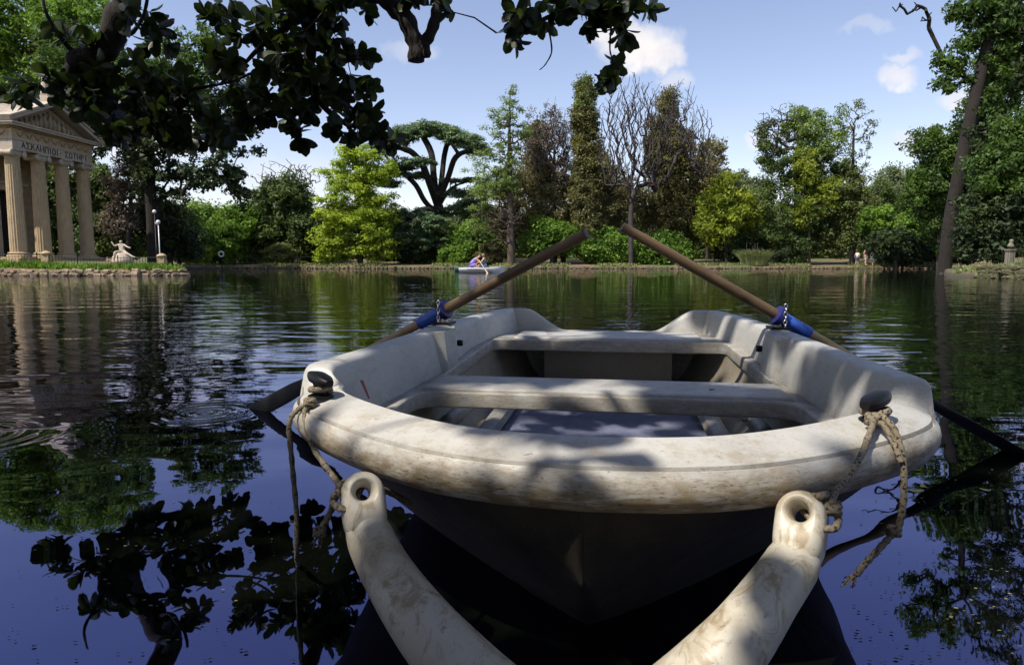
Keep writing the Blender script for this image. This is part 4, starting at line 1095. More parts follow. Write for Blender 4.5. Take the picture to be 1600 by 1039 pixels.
# the umbrella cedar
dome = [(x, 197 + 46 * ((x - 668) / 92) ** 2 + dy, 20, 7, 1.6, dz) for dy in (0, 9) for x in range(592, 760, 14) for dz in (-4, -1.5, 2, 4.5)]
tree('cedar_tree', 'flat topped umbrella cedar with dark forked limbs', 'cedar', 80, (692, 412), [(689, 375), (685, 345), (683, 322)],
     dome + [(640, 255, 38, 10, 6, -3), (618, 268, 30, 9, 6, -2), (650, 275, 26, 8, 5), (612, 286, 18, 7, 5), (716, 284, 26, 4, 5), (738, 280, 16, 4, 5), (714, 303, 26, 8, 6), (730, 318, 20, 7, 6), (708, 330, 26, 8, 6), (640, 338, 34, 12, 6, -5), (668, 350, 34, 13, 6, -5), (630, 364, 30, 18, 6, -5), (655, 375, 44, 18, 5, -4)], 290, 125, .80, .235, 'cedar', B_BLACK, .95, .035, 11,
     squash=.32, flat=.1, asp=.45, up=.8, rise=.5, wig=.05, depth=.9, group=G_FAR, upb=.7, shell=.6,
     limbs=[[(683, 322), (672, 290, -2), (660, 258, -3), (640, 236, -4), (612, 232, -5)], [(683, 322), (678, 280, 1), (674, 240, 2), (660, 212, 3)], [(683, 322), (690, 280, 2), (694, 245, 3), (700, 220, 3)], [(684, 318), (700, 278, -1), (712, 246, -2), (735, 236, -3), (752, 240, -3)], [(684, 335), (664, 315, -2), (650, 290, -3), (632, 272, -4)], [(685, 325), (700, 300), (718, 288, -1), (745, 283, -2)], [(686, 345), (705, 325, 1), (725, 320, 1)], [(686, 350), (670, 330, -3), (650, 334, -5), (640, 345, -6)]])
tree('yew_tree', 'black green yew mass beneath the umbrella cedar', 'tree', 78, (650, 412), [(650, 395), (655, 380)], [(645, 388, 42, 28), (700, 385, 30, 30), (672, 372, 40, 22)], 100, 140, .9, .25, 'dark', B_DARK, .25, .03, 12, group=G_FAR)
tree('swamp_cypress', 'tall feathery pale green conifer right of the cedar', 'tree', 72, (799, 416), [(798, 370), (797, 300), (796, 220), (797, 140)],
     [(797, 150, 13, 20, .8), (790, 180, 28, 18), (775, 205, 24, 10, .6), (815, 205, 22, 14), (785, 235, 30, 14), (760, 250, 22, 8, .6), (770, 272, 34, 12), (742, 240, 18, 6, .5), (745, 262, 22, 8, .5), (790, 290, 36, 16), (760, 300, 26, 14), (755, 325, 22, 16, .7), (800, 260, 22, 22), (770, 290, 40, 22, .8), (750, 350, 20, 22, .5)], 190, 85, .66, .16, 'feather', B_BROWN, .40, .02, 13, squash=.5, flat=.2, fill=1.25,
     bare=([(797, 230, 34, 60), (768, 335, 48, 55), (795, 340, 34, 45)], 620), group=G_FAR, up=.3)
tree('poplar_tree', 'purplish brown twiggy tree right of the feathery conifer', 'tree', 76, (868, 412), [(867, 350), (866, 290), (866, 230)], [(865, 200, 30, 45), (835, 230, 16, 60), (880, 250, 16, 50)], 70, 55, .6, .16, 'brown', B_GREY, .22, .014, 14,
     bare=([(865, 215, 34, 62), (838, 235, 22, 70), (880, 240, 20, 70)], 700, .6), group=G_FAR, up=1.0, wig=.04, rise=1.3, pshell=.6)
tree('ivy_column_tree', 'narrow ivy clad column tree with green tip', 'tree', 75, (917, 412), [(917, 350), (916, 260), (915, 150)],
     [(914, 142, 15, 24), (913, 185, 20, 35), (917, 225, 22, 34), (918, 262, 23, 34), (915, 300, 25, 34), (918, 345, 26, 40)], 230, 130, .68, .20, 'ivy', B_DARK, .3, .025, 15, mat2=('ivytop', lambda x, y: y < 168), group=G_FAR)
tree('ivy_column_tree', 'broad brown ivy clad column tree inside the bare branches', 'tree', 78, (1046, 412), [(1046, 350), (1045, 260), (1043, 170)],
     [(1044, 162, 14, 22), (1040, 200, 25, 32), (1056, 225, 26, 36), (1030, 245, 26, 36), (1048, 270, 36, 40), (1045, 310, 40, 40), (1055, 345, 42, 42)], 270, 130, .78, .21, 'ivy', B_DARK, .35, .025, 16, group=G_FAR)
tree('bare_tree', 'tall leafless vase shaped tree with dark trunk behind the oar handles', 'tree', 72, (986, 414), [(986, 370), (986, 330), (990, 300)],
     [(990, 200, 60, 85)], 10, 0, .5, .1, 'ivy', B_GREY, .26, .024, 17, fill=1, bare=([(960, 210, 30, 90), (985, 175, 40, 60), (1015, 190, 40, 75), (1085, 215, 36, 50), (1060, 180, 40, 55), (1105, 250, 30, 34), (995, 250, 60, 60)], 1900, .6), group=G_FAR, up=1.0, wig=.03, rise=1.5)
tree('olive_brown_tree', 'wide brown leaved tree behind the left oar handle', 'tree', 77, (880, 412), [(880, 370), (880, 330)], [(830, 300, 60, 40), (900, 300, 60, 42), (960, 315, 58, 46), (800, 340, 50, 44), (870, 345, 70, 30), (790, 295, 40, 34, .6), (850, 275, 40, 30, .6)], 200, 110, .85, .21, 'olivebrown', B_DARK, .3, .025, 18,
     bare=([(790, 350, 45, 50)], 160), group=G_FAR)
tree('olive_brown_tree', 'brown leaved tree behind the right oar shaft', 'tree', 79, (1080, 412), [(1080, 370), (1080, 330)], [(1060, 335, 55, 50), (1100, 305, 38, 55), (1015, 345, 45, 50), (1125, 350, 34, 44)], 150, 110, .85, .21, 'olivebrown', B_DARK, .3, .025, 19, group=G_FAR)
for k, (px, py, rx, ry, m, lab) in enumerate([(862, 368, 40, 30, 'bright', 'sunlit green bushy tree below the brown crown'), (945, 385, 40, 26, 'bright', 'light green undergrowth tree between the two oar handles'), (1135, 330, 42, 55, 'bright', 'sunlit green tree at the right edge of the brown group'),
        (1160, 385, 34, 26, 'dark', 'dark low tree behind the reeds'), (735, 380, 36, 34, 'bright', 'green bushy tree right behind the distant boat'), (1025, 390, 50, 24, 'bright', 'green undergrowth tree right of the bare trunk'), (1165, 310, 36, 40, 'grey', 'grey green round tree in the gap of the skyline')]):
    tree('young_tree', lab, 'tree', (74.5, 74.5, 74, 75, 76, 74, 90)[k], (px, 412), [(px, py + ry * .6), (px, py)], [(px, py, rx, ry), (px - rx * .5, py + ry * .3, rx * .6, ry * .6), (px + rx * .5, py + ry * .2, rx * .6, ry * .6)], 80, 130, .9, .27, m if k not in (2,) else 'lime', B_DARK, .2, .03, 30 + k, group=G_FAR)
# right group
tree('mixed_tree', 'tall mixed tree with grey twigs left and light green top', 'tree', 74, (1245, 414), [(1245, 360), (1245, 290), (1250, 220)],
     [(1280, 200, 45, 40), (1245, 195, 30, 32), (1210, 225, 32, 38), (1300, 250, 34, 50), (1215, 270, 30, 40), (1260, 270, 40, 45), (1250, 330, 55, 50), (1200, 340, 34, 50), (1300, 330, 30, 50), (1230, 385, 50, 30)], 230, 125, .85, .22, 'oak', B_GREY, .35, .02, 41, fill=1.7,
     bare=([(1205, 210, 36, 40), (1225, 200, 40, 40)], 350, .5), mat2=('feather', lambda x, y: y < 235 and x > 1222), group=G_FAR, up=.3)
tree('lime_tree', 'yellow green slender tree in front of the mixed tree', 'tree', 72.5, (1265, 414), [(1264, 360), (1262, 300)], [(1256, 265, 22, 34), (1275, 310, 26, 30), (1255, 335, 22, 24), (1300, 300, 16, 30, .6)], 60, 90, .65, .22, 'lime', B_BROWN, .14, .02, 42, group=G_FAR)
tree('poplar_tree', 'thin leafy poplar stems rising above the right path', 'tree', 73, (1335, 414), [(1334, 360), (1332, 300), (1334, 200)],
     [(1322, 190, 6, 35), (1335, 200, 7, 50), (1355, 215, 8, 40), (1345, 175, 6, 20), (1315, 240, 10, 40), (1350, 260, 10, 40), (1338, 165, 5, 16), (1366, 190, 5, 18)], 80, 26, .36, .17, 'grey', B_GREY, .16, .016, 43, fill=1, bare=([(1322, 200, 8, 45), (1337, 190, 6, 45), (1355, 215, 8, 48), (1340, 280, 24, 40)], 160), group=G_FAR, up=.1, wig=.04)
tree('olive_tree', 'yellow olive tree above the strolling people', 'tree', 73.5, (1330, 414), [(1328, 380), (1326, 330)], [(1320, 310, 34, 50), (1345, 345, 36, 40), (1305, 365, 30, 34)], 130, 110, .8, .22, 'ivytop', B_PALE, .2, .025, 44, group=G_FAR)
tree('lime_tree', 'pale green tree in the gap left of the leaning trunk', 'tree', 90, (1400, 410), [(1400, 370), (1400, 320)], [(1395, 300, 34, 40), (1385, 350, 36, 36), (1425, 330, 28, 36), (1405, 385, 40, 22)], 120, 110, 1.0, .28, 'grey', B_BROWN, .25, .03, 45, group=G_FAR)
tree('lime_tree', 'low bright green tree left of the leaning trunk', 'tree', 70, (1432, 410), [(1432, 390), (1434, 370)], [(1435, 350, 24, 36), (1375, 345, 28, 24), (1445, 385, 20, 18)], 60, 130, .7, .24, 'bright', B_DARK, .18, .025, 46, group=G_FAR)
tree('oak_tree', 'dense green tree behind the leaning trunk', 'tree', 62, (1470, 408), [(1470, 360), (1468, 300)], [(1465, 235, 42, 40), (1450, 290, 34, 46), (1495, 290, 40, 50), (1510, 230, 30, 34), (1480, 350, 40, 44), (1525, 180, 40, 50), (1555, 120, 40, 60), (1540, 260, 45, 60)], 170, 130, .85, .25, 'plane', B_DARK, .3, .03, 47)
tree('pine_tree', 'big leaning dark trunk with leafy branches at the right edge', 'tree', 44, (1476, 412), [(1484, 350), (1498, 275), (1522, 160), (1545, 60), (1562, -40), (1580, -150)],
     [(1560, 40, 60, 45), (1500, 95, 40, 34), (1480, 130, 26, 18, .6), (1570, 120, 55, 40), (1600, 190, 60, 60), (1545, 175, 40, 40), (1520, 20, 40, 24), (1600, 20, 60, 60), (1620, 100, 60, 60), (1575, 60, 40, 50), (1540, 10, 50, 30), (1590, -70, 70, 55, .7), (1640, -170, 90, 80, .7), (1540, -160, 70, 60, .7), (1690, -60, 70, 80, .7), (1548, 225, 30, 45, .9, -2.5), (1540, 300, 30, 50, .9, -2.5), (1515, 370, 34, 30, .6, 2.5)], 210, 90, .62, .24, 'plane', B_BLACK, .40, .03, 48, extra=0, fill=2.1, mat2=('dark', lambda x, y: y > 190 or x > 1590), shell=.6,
     bare=([(1425, 14, 36, 10), (1450, 30, 24, 14), (1405, 8, 24, 8)], 26, .8), up=.05, wig=.05)  # lower and right crown takes darker leaves, shade put into the colour
tree('laurel_tree', 'dark leafy tree filling the right edge behind the stone herm', 'tree', 40, (1570, 414), [(1575, 340), (1580, 250)], [(1560, 280, 45, 60), (1600, 230, 50, 60), (1590, 330, 60, 50), (1540, 350, 34, 40), (1630, 300, 50, 80), (1560, 385, 60, 24)], 200, 110, .62, .22, 'dark', B_BLACK, .3, .025, 49, fill=1.7,
     bare=([(1575, 335, 30, 12), (1570, 360, 40, 14)], 50, .8), mat2=('plane', lambda x, y: y < 300))  # dark leaves below, lighter on top: shade put into the colour
tree('laurel_tree', 'shaded tree behind the right path', 'tree', 66, (1400, 412), [(1400, 395), (1400, 380)], [(1395, 380, 40, 20), (1440, 395, 40, 14), (1500, 385, 50, 26)], 90, 110, .8, .25, 'dark', B_DARK, .2, .03, 50)
for k, (px, py, rx, ry, Y, m, lab) in enumerate([(390, 360, 34, 46, 84, 'oak', 'dark tree filling between the bright green tree and the twiggy one'), (490, 365, 30, 44, 86, 'oak', 'dark tree behind the left edge of the vivid yellow tree'), (625, 385, 30, 26, 84, 'dark', 'low dark tree left of the cedar trunk'),
        (745, 340, 30, 46, 88, 'grey', 'grey green tree glimpsed between cedar and feathery conifer'), (840, 250, 20, 70, 84, 'ivy', 'narrow brownish tree left of the purplish twiggy one'), (950, 290, 34, 60, 86, 'ivy', 'brown olive tree closing the gap right of the green tipped column'), (1105, 270, 30, 60, 88, 'olivebrown', 'brown tree at the right flank of the bare branches'),
        (1185, 345, 30, 50, 82, 'oak', 'dark green tree left of the mixed tree'), (1160, 345, 40, 40, 93, 'oak', 'distant dark tree in the skyline dip'), (1375, 340, 34, 60, 84, 'oak', 'green tree behind the thin poplar stems'), (280, 365, 30, 40, 66, 'oak', 'dark tree right of the lamp posts'), (1440, 330, 34, 60, 80, 'plane', 'deep green tree behind the leaning trunk foot')]):
    tree('young_tree', lab, 'tree', Y, (px, 410), [(px, py + ry * .5), (px, py)], [(px, py, rx, ry), (px - rx * .4, py + ry * .4, rx * .8, ry * .5), (px + rx * .4, py + ry * .4, rx * .8, ry * .5)], 60, 110, 1.0, .29, m, B_DARK, .2, .03, 80 + k, group=G_FAR)
# low shrubs
shrub('yellow green shrub at the tip of the island shore', 72, 305, 398, 26, 15, 'lime', 61); shrub('small rounded olive shrub below the dark twiggy tree', 74, 440, 395, 18, 16, 'ivytop', 62); shrub('small green shrub at the far shore left of the distant boat', 73.5, 705, 402, 22, 14, 'bright', 63)
shrub('dark shrub behind the sign ring', 77, 400, 400, 32, 16, 'oak', 64); shrub('dark shrub under the vivid yellow tree', 80, 500, 400, 26, 18, 'dark', 65); shrub('brown green shrub beside the feathery conifer trunk', 74, 765, 398, 22, 18, 'olivebrown', 66)
shrub('low dark shrub at the foot of the mixed tree', 73, 1225, 402, 30, 14, 'dark', 67); shrub('grey green shrub left of the leaning trunk base', 68, 1410, 402, 40, 12, 'grey', 68); shrub('low dark shrub under the bare tree', 76, 1000, 402, 40, 14, 'dark', 69)
# reeds: a tuft of arching blades
def reeds(label, px, Y, w, h, n, seed):
    rs = np.random.RandomState(seed); p = unproj(px, 413, Y); z = gz(p.x, Y); mb_v = []; mb_f = []; t_ = []
    for i in range(n):
        a = rs.rand() * 6.283; r = w * rs.rand() ** .6 * .6; bx, by = math.cos(a) * r, math.sin(a) * r * .6; l = h * (.6 + .5 * rs.rand()); lean = np.array([bx, by]) / w * .7 + rs.randn(2) * .18; wd = .035; k = len(mb_v)
        for j in range(5):
            t = j / 4; c = np.array([bx + lean[0] * l * t ** 1.8, by + lean[1] * l * t ** 1.8, l * (t - .22 * t ** 3)]); s = wd * (1 - t * .85); d = rs.rand() * .2
            mb_v += [c + (s, d * s, 0), c - (s, d * s, 0)]
        for j in range(4): mb_f.append((k + 2 * j, k + 2 * j + 1, k + 2 * j + 3, k + 2 * j + 2))
        t_ += [rs.rand()] * 10
    root = empty('reed_clump', (p.x, Y, z), 0, label, 'reeds')
    link('blades', np_mesh('blades', np.array(mb_v), np.array(mb_f), np.array(t_)), LEAVES['reed'], root)
    for i in range(7): x = rs.randn() * w * .25; MB().tube([(x, -.1, 0), (x + .05, -.1, h * (.8 + .4 * rs.rand()))], .02, 4).build('stalk', B_BROWN, root)
reeds('pale green arching reed clump at the far shore', 1178, 71.2, 2.3, 2.0, 900, 5)
# woodland beyond, one mass
def woodland():
    rs = np.random.RandomState(77); C = []
    for px in np.arange(-420, 2000, 7):
        for r in range(9):
            Y = 94 + rs.rand() * 12; py = rs.uniform(332, 411) - 14 * math.sin(px / 130) * rs.rand()
            if py > 300: C.append(np.array(unproj(px + rs.randn() * 6, py, Y)))
    C = np.array(C); V, F, t = leaf_quads(C, 1.5 + rs.rand(len(C)), 40, .55, rs, .9)
    B = np.array([unproj(px, rs.uniform(345, 412), 112 + rs.rand() * 8) for px in np.arange(-420, 2000, 3) for r in range(5)]); V2, F2, t2 = leaf_quads(B, np.full(len(B), 1.6), 14, 1.5, rs, .9)
    V, F, t = np.concatenate([V, V2]), np.concatenate([F, F2 + len(V)]), np.concatenate([t, t2])
    tag(link('woodland', np_mesh('woodland', V, F, t), LEAVES['oak']), 'dark mass of distant woodland behind the shore trees', 'woodland', kind='stuff')
woodland()
def island_weeds():
    rs = np.random.RandomState(9); n = 4200; x = rs.uniform(-31.5, -18.2, n); y = rs.uniform(37.1, 38.1, n) + rs.rand(n) * .5; P = np.stack([x, y], 1); z = ground_z(P); keep = rs.rand(n) < .35 + .65 * (np.sin(x * 2.1) > -.2); x, y, z = x[keep], y[keep], z[keep]; n = len(x)
    h = rs.uniform(.12, .38, n); a = rs.rand(n) * 6.28; dx, dy = np.cos(a) * .035, np.sin(a) * .035; lx, ly = rs.randn(n) * .1, rs.randn(n) * .1
    V = np.stack([np.stack([x - dx, y - dy, z - .02], 1), np.stack([x + dx, y + dy, z - .02], 1), np.stack([x + dx * 1.6 + lx * .6, y + dy * 1.6 + ly * .6, z + h * .6], 1), np.stack([x + lx, y + ly, z + h], 1)], 1).reshape(-1, 3)
    tag(link('weeds', np_mesh('weeds', V, np.arange(4 * n).reshape(-1, 4), np.repeat(rs.rand(n), 4)), LEAVES['bright']), 'green weeds growing above the island stones', 'weeds', kind='stuff')
island_weeds()
def bank_grass():
    rs = np.random.RandomState(19); n = 9000; x = np.concatenate([rs.uniform(-33, 46, n), rs.uniform(22.6, 34, 3500)]); y = np.concatenate([rs.uniform(70.6, 73.5, n), rs.uniform(29.3, 36, 3500)]); P = np.stack([x, y], 1); s = lake_sdf(P); z = ground_z(P)
    keep = (s > .25) & ((np.sin(x * .7) + np.sin(x * .31 + 1) > -.6)); x, y, z = x[keep], y[keep], z[keep]; n = len(x); h = rs.uniform(.08, .34, n); a = rs.rand(n) * 6.28; dx, dy = np.cos(a) * .06, np.sin(a) * .06; lx, ly = rs.randn(n) * .1, rs.randn(n) * .1
    V = np.stack([np.stack([x - dx, y - dy, z - .02], 1), np.stack([x + dx, y + dy, z - .02], 1), np.stack([x + dx * 1.2 + lx * .6, y + dy * 1.2 + ly * .6, z + h * .6], 1), np.stack([x + lx, y + ly, z + h], 1)], 1).reshape(-1, 3)
    tag(link('grass', np_mesh('grass', V, np.arange(4 * n).reshape(-1, 4), np.repeat(rs.rand(n), 4)), LEAVES['reed']), 'tufts of grass on the far and right banks', 'grass', kind='stuff')
bank_grass()

# ------------------------------------------------------------------ people, the distant boats
M_SKIN = plain('skin', (.50, .30, .21), .5, var=.1); M_HAIR = plain('dark_hair', (.03, .02, .014), .6); M_HAIRB = plain('blond_hair', (.30, .19, .09), .6)
M_LILAC = plain('lilac_shirt', (.30, .22, .58), .8, var=.1); M_TEAL = plain('teal_top', (.05, .20, .22), .8, var=.1); M_WHITEC = plain('white_cloth', (.72, .70, .66), .85, var=.08); M_NAVYC = plain('dark_patterned_shirt', (.10, .10, .13), .85, var=.6, scale=25)
M_KHAKI = plain('pale_shorts', (.50, .44, .36), .85); M_JEANS = plain('denim', (.07, .09, .17), .85); M_BOATW = plain('white_boat_shell', (.66, .64, .60), .45, var=.12); M_BOATG = plain('green_boat_shell', (.05, .16, .12), .5); M_PALEOAR = plain('pale_oar_wood', (.55, .45, .30), .6)
def sub_fig(name, J, keys, grow, mat, parent):
    b = [(a, c) for a, c in BONES if a in keys and c in keys]
    jj = {k: (*J[k][:3], J[k][3] + grow) for k in J if k in keys}
    return skin_fig(name, jj, b, mat, parent)
def person(label, loc, rz, J, top, bottom, hair, group, dress=False):
    root = empty('person', loc, rz, label, 'person', group)
    body = skin_fig('body', J, BONES, M_SKIN, root)
    sub_fig('shirt', J, ('waist', 'pel', 'chest', 'shl', 'shr') if True else (), .022, top, root)
    if dress:
        h = J['pel'][2]; cx, cy = J['pel'][0], J['pel'][1]
        MB().lathe([(.30, h - .42), (.26, h - .25), (.20, h), (.165, h + .12), (.13, h + .2)], 14, (cx, cy, 0), mod=lambda i, j: 1 + .05 * (-1) ** j * (i < 2)).build('skirt', bottom, root, smooth=True)
    else: sub_fig('shorts', J, ('pel', 'hpl', 'hpr', 'knl', 'knr'), .024, bottom, root)
    c = Vector(J['crown'][:3]); r = J['crown'][3]
    MB().lathe([(r * .9, -r * .9), (r * 1.15, -r * .2), (r * 1.12, r * .3), (r * .8, r * .85), (r * .2, r * 1.12)], 12, c + Vector((0, r * .28, r * .1))).build('hair', hair, root, smooth=True)
    return root
GP = 'people strolling on the right path'
for px, Y, h, lab, top, bot, hr, dr, rz in ((1339, 71.35, 1.55, 'person in white top walking at the left of the strolling group', M_WHITEC, M_JEANS, M_HAIR, False, 2.6),
        (1352, 71.1, 1.85, 'person in dark patterned shirt and pale shorts on the right path', M_NAVYC, M_KHAKI, M_HAIR, False, .5), (1363, 71.2, 1.75, 'person in white dress at the right of the strolling group', M_WHITEC, M_WHITEC, M_HAIRB, True, .3)):
    p = unproj(px, 412, Y); person(lab, (p.x, Y, gz(p.x, Y)), rz, standing(h), top, bot, hr, GP, dr)
def small_boat(label, loc, rz, L, W, mat, group):
    root = empty('rowing_boat', loc, rz, label, 'rowing boat', group); rows = []; inn = []
    for i in range(15):
        t = i / 14; w = W * .5 * (.80 + .2 * math.sin(math.pi * min(1, t * 1.4))) * (1 - max(0, (t - .62) / .38) ** 2.2) + .012; sh = .34 + .16 * max(0, (t - .45) / .55) ** 2
        rows.append([(lerp(0, L, t), s * w * f, z) for s, f, z in ((-1, 1.0, sh), (-1, 1.04, sh - .05), (-1, .94, .15), (-1, .6, -.06), (1, .6, -.06), (1, .94, .15), (1, 1.04, sh - .05), (1, 1.0, sh))])
        inn.append([(lerp(.04, L - .06, t), s * w * f, z) for s, f, z in ((-1, 1.0, sh + .001), (-1, .86, sh), (-1, .74, .14), (1, .74, .14), (1, .86, sh), (1, 1.0, sh + .001))])
    mb = MB().grid(rows); mb.f.append(tuple(range(7, -1, -1))); mb.build('hull', mat, root, ang=50)
    MB().grid(inn).build('liner', mat, root, ang=50)
    for t in (.22, .52): MB().box((t * L, -W * .40, .27), (t * L + .26, W * .40, .31)).build('thwart', mat, root)
    return root
bp = water_pt(717, 426.5)
DB = small_boat('distant white rowing boat carrying two people', (bp.x, bp.y, 0), .06, 3.1, 1.3, M_BOATW, 'distant rowing boats')
p2 = water_pt(711, 424.3)
small_boat('dark green rowing boat half hidden behind the distant white boat', (p2.x, p2.y, 0), .03, 2.6, 1.2, M_BOATG, 'distant rowing boats')
def seated(hunch=.0, face=1):
    J = {'pel': (0, 0, .42, .15), 'waist': (hunch * .15, 0, .60, .14), 'chest': (hunch * .38, 0, .80, .16), 'neck': (hunch * .52, 0, .93, .06), 'jaw': (hunch * .60 + .02, 0, 1.0, .08), 'crown': (hunch * .66, 0, 1.08, .092)}
    for s, n in ((-1, 'l'), (1, 'r')):
        c = hunch * .38
        J['sh' + n] = (c, s * .18, .86, .065); J['el' + n] = (c + .18, s * .25, .64, .045); J['wr' + n] = (c + .42, s * .18, .58, .034); J['ha' + n] = (c + .50, s * .17, .58, .036)
        J['hp' + n] = (.02, s * .10, .40, .095); J['kn' + n] = (.40, s * .12, .46, .065); J['an' + n] = (.46, s * .12, .10, .045); J['to' + n] = (.60, s * .12, .06, .034)
    return J
def at_boat(x, y, z): return DB.matrix_basis @ Vector((x, y, z))
person('person in lilac shirt bent forward at the stern of the distant boat', at_boat(.80, 0, .12), .06, seated(1.0), M_LILAC, M_LILAC, M_HAIR, 'rowers in the distant boat')
person('long haired person in teal top rowing in the distant boat', at_boat(1.75, 0, .10), math.pi + .06, seated(.15), M_TEAL, M_JEANS, M_HAIRB, 'rowers in the distant boat')
ro = empty('oar', (0, 0, 0), 0, 'thin pale oar dipping beside the distant white boat', 'oar')
a, b = at_boat(1.35, -.35, .85), at_boat(1.95, -1.25, -.05); ro.location = a
MB().tube([(0, 0, 0), (b - a) * .8], .03, 6).build('shaft', M_PALEOAR, ro); MB().tube([(b - a) * .78, (b - a)], [.035, .085], 8, flat=[(1, 1), (1, .3)]).build('blade', M_PALEOAR, ro)
# stone herm under the right trees
M_HERM = stone_mat('dark_herm_stone', (.20, .18, .13), .8)  # darker grey stone with heavier blotches
p = unproj(1577, 414, 37); hz = gz(p.x, 37)
h = empty('herm', (p.x, 37, hz), .2, 'grey stone herm bust under the dark right trees', 'herm bust')
MB().box((-.17, -.15, 0), (.17, .15, .95)).build('pillar', M_HERM, h); MB().box((-.21, -.19, .952), (.21, .19, 1.03)).build('plinth', M_HERM, h)
skin_fig('bust', {'c': (0, 0, 1.08, .15), 's': (0, 0, 1.22, (.24, .14)), 'n': (0, 0, 1.34, .075), 'j': (0, -.03, 1.44, .10), 'k': (0, 0, 1.56, .115)}, [('c', 's'), ('s', 'n'), ('n', 'j'), ('j', 'k')], M_HERM, h)
# bird crossing the gap in the skyline
p = unproj(1401, 227, 60); bd = empty('bird', p, .3, 'small dark bird flying above the right trees', 'bird'); M_BIRD = plain('dark_feathers', (.05, .05, .055), .8)
MB().tube([(-.22, 0, -.02), (-.1, 0, 0), (.05, 0, .01), (.17, 0, .03), (.24, 0, .03)], [.02, .05, .06, .04, .008], 8, flat=[(1.6, .4), (1, .9), (1, 1), (1, 1), (1, 1)]).build('body', M_BIRD, bd, smooth=True)
for s in (-1, 1): MB().add([(.08, s * .03, .02), (-.06, s * .03, .02), (-.10, s * .22, .20), (-.12, s * .40, .22), (.02, s * .25, .23), (.08, s * .2, .19), (.0, s * .2, .205)], [(0, 1, 2, 6), (0, 6, 5), (5, 6, 2, 4), (2, 3, 4)]).build('wing', M_BIRD, bd)
# floating leaves
M_FLEAF = plain('yellow_fallen_leaf', (.42, .36, .10), .6)
for k, (px, py, s, lab) in enumerate([(1429, 767, .022, 'yellow leaf floating right of the loose rope tail'), (1443, 761, .014, 'small reddish leaf floating beside the yellow one'), (1541, 766, .014, 'pale leaf floating farther right')]):
    w = water_pt(px, py); o = MB().add([(s * 1.3 * math.cos(a) * (1 + .2 * math.cos(a)), s * .75 * math.sin(a), .003 + .002 * math.cos(2 * a)) for a in np.linspace(0, 2 * math.pi, 10, endpoint=False)], [tuple(range(10))]).build('floating_leaf', M_FLEAF)
    o.location = w; o.rotation_euler.z = k * 1.3; tag(o, lab, 'leaf', 'leaves floating on the water')
# specks of pollen and plant bits drifting on the near water
def drift_specks():
    rs = np.random.RandomState(31); V = []; F = []; k = 0
    for i in range(420):
        if i < 260: px, py = rs.uniform(1330, 1600), 640 + 400 * rs.rand() ** .8
        else: px, py = rs.uniform(0, 480), rs.uniform(640, 1039)
        w = water_pt(px, py); r = rs.uniform(.0012, .0042); a0 = rs.rand() * 6.28; e = rs.uniform(.3, 1)
        for j in range(5):
            a = a0 + j * 2 * math.pi / 5; V.append((w.x + math.cos(a) * r * 1.4, w.y + math.sin(a) * r * e, .0035))
        F.append(tuple(range(k, k + 5))); k += 5
    me = bpy.data.meshes.new('floating_specks'); me.from_pydata(V, [], F)
    tag(link('floating_specks', me, plain('pollen_specks', (.16, .15, .08), .9, var=.5)), 'tiny specks of pollen and plant bits on the near water', 'specks', kind='stuff')
drift_specks()

# ------------------------------------------------------------------ magnolia overhanging the water from the near bank
M_MAG = leaf_mat('magnolia_leaves', (.010, .018, .005), (.034, .054, .010), trans=.30, rough=.42, spec=.35)
B_MAG = bark('magnolia_bark', (.010, .008, .007), (.026, .021, .017))  # near-black bark: limbs' silhouette against the sky put into the colour
def mag_leaf(seed):
    """one leathery leaf along +x, folded along its midrib, tip drooping"""
    r = random.Random(seed); V = []; F = []; bend = r.uniform(.10, .35); fold = r.uniform(.10, .35)
    prof = [(0, .03), (.15, .15), (.38, .27), (.64, .31), (.86, .24), (1, .04)]
    for x, w in prof:
        z = -bend * x * x * .5
        V += [(x, -w, z + w * fold), (x, 0, z), (x, w, z + w * fold)]
    for i in range(len(prof) - 1):
        a = i * 3; F += [(a, a + 3, a + 4, a + 1), (a + 1, a + 4, a + 5, a + 2)]
    return np.array(V), np.array(F)
MLEAF = [mag_leaf(i) for i in range(5)]
ML_ME = []
for i, (V, F) in enumerate(MLEAF):
    me = np_mesh('leaf', V, F, np.full(len(V), i / 4.0)); me.materials.append(M_MAG); ML_ME.append(me)
def rot_to(d, n):
    """3x3: x along d, z near n"""
    d = d / np.linalg.norm(d); z = n - d * (n @ d); z /= max(1e-6, np.linalg.norm(z)); y = np.cross(z, d); return np.stack([d, y, z], 1)
def rosette(c, ax, rs, k, size):
    out = []; ax = ax / np.linalg.norm(ax); ref = np.array([0, 0, 1.]) if abs(ax[2]) < .9 else np.array([1., 0, 0]); u = np.cross(ax, ref); u /= np.linalg.norm(u); v = np.cross(ax, u)
    a0 = rs.rand() * 6.28
    for i in range(k):
        a = a0 + i * 2.4; op = .35 + .95 * (i / k) + rs.randn() * .12; r = u * math.cos(a) + v * math.sin(a)
        d = ax * math.cos(op) + r * math.sin(op); d[2] -= .18; base = c - ax * (.16 * i / k) * size * 3
        out.append((base, rot_to(d, ax + .3 * rs.randn(3)), size * (.7 + .5 * rs.rand()), rs.randint(5)))
    return out
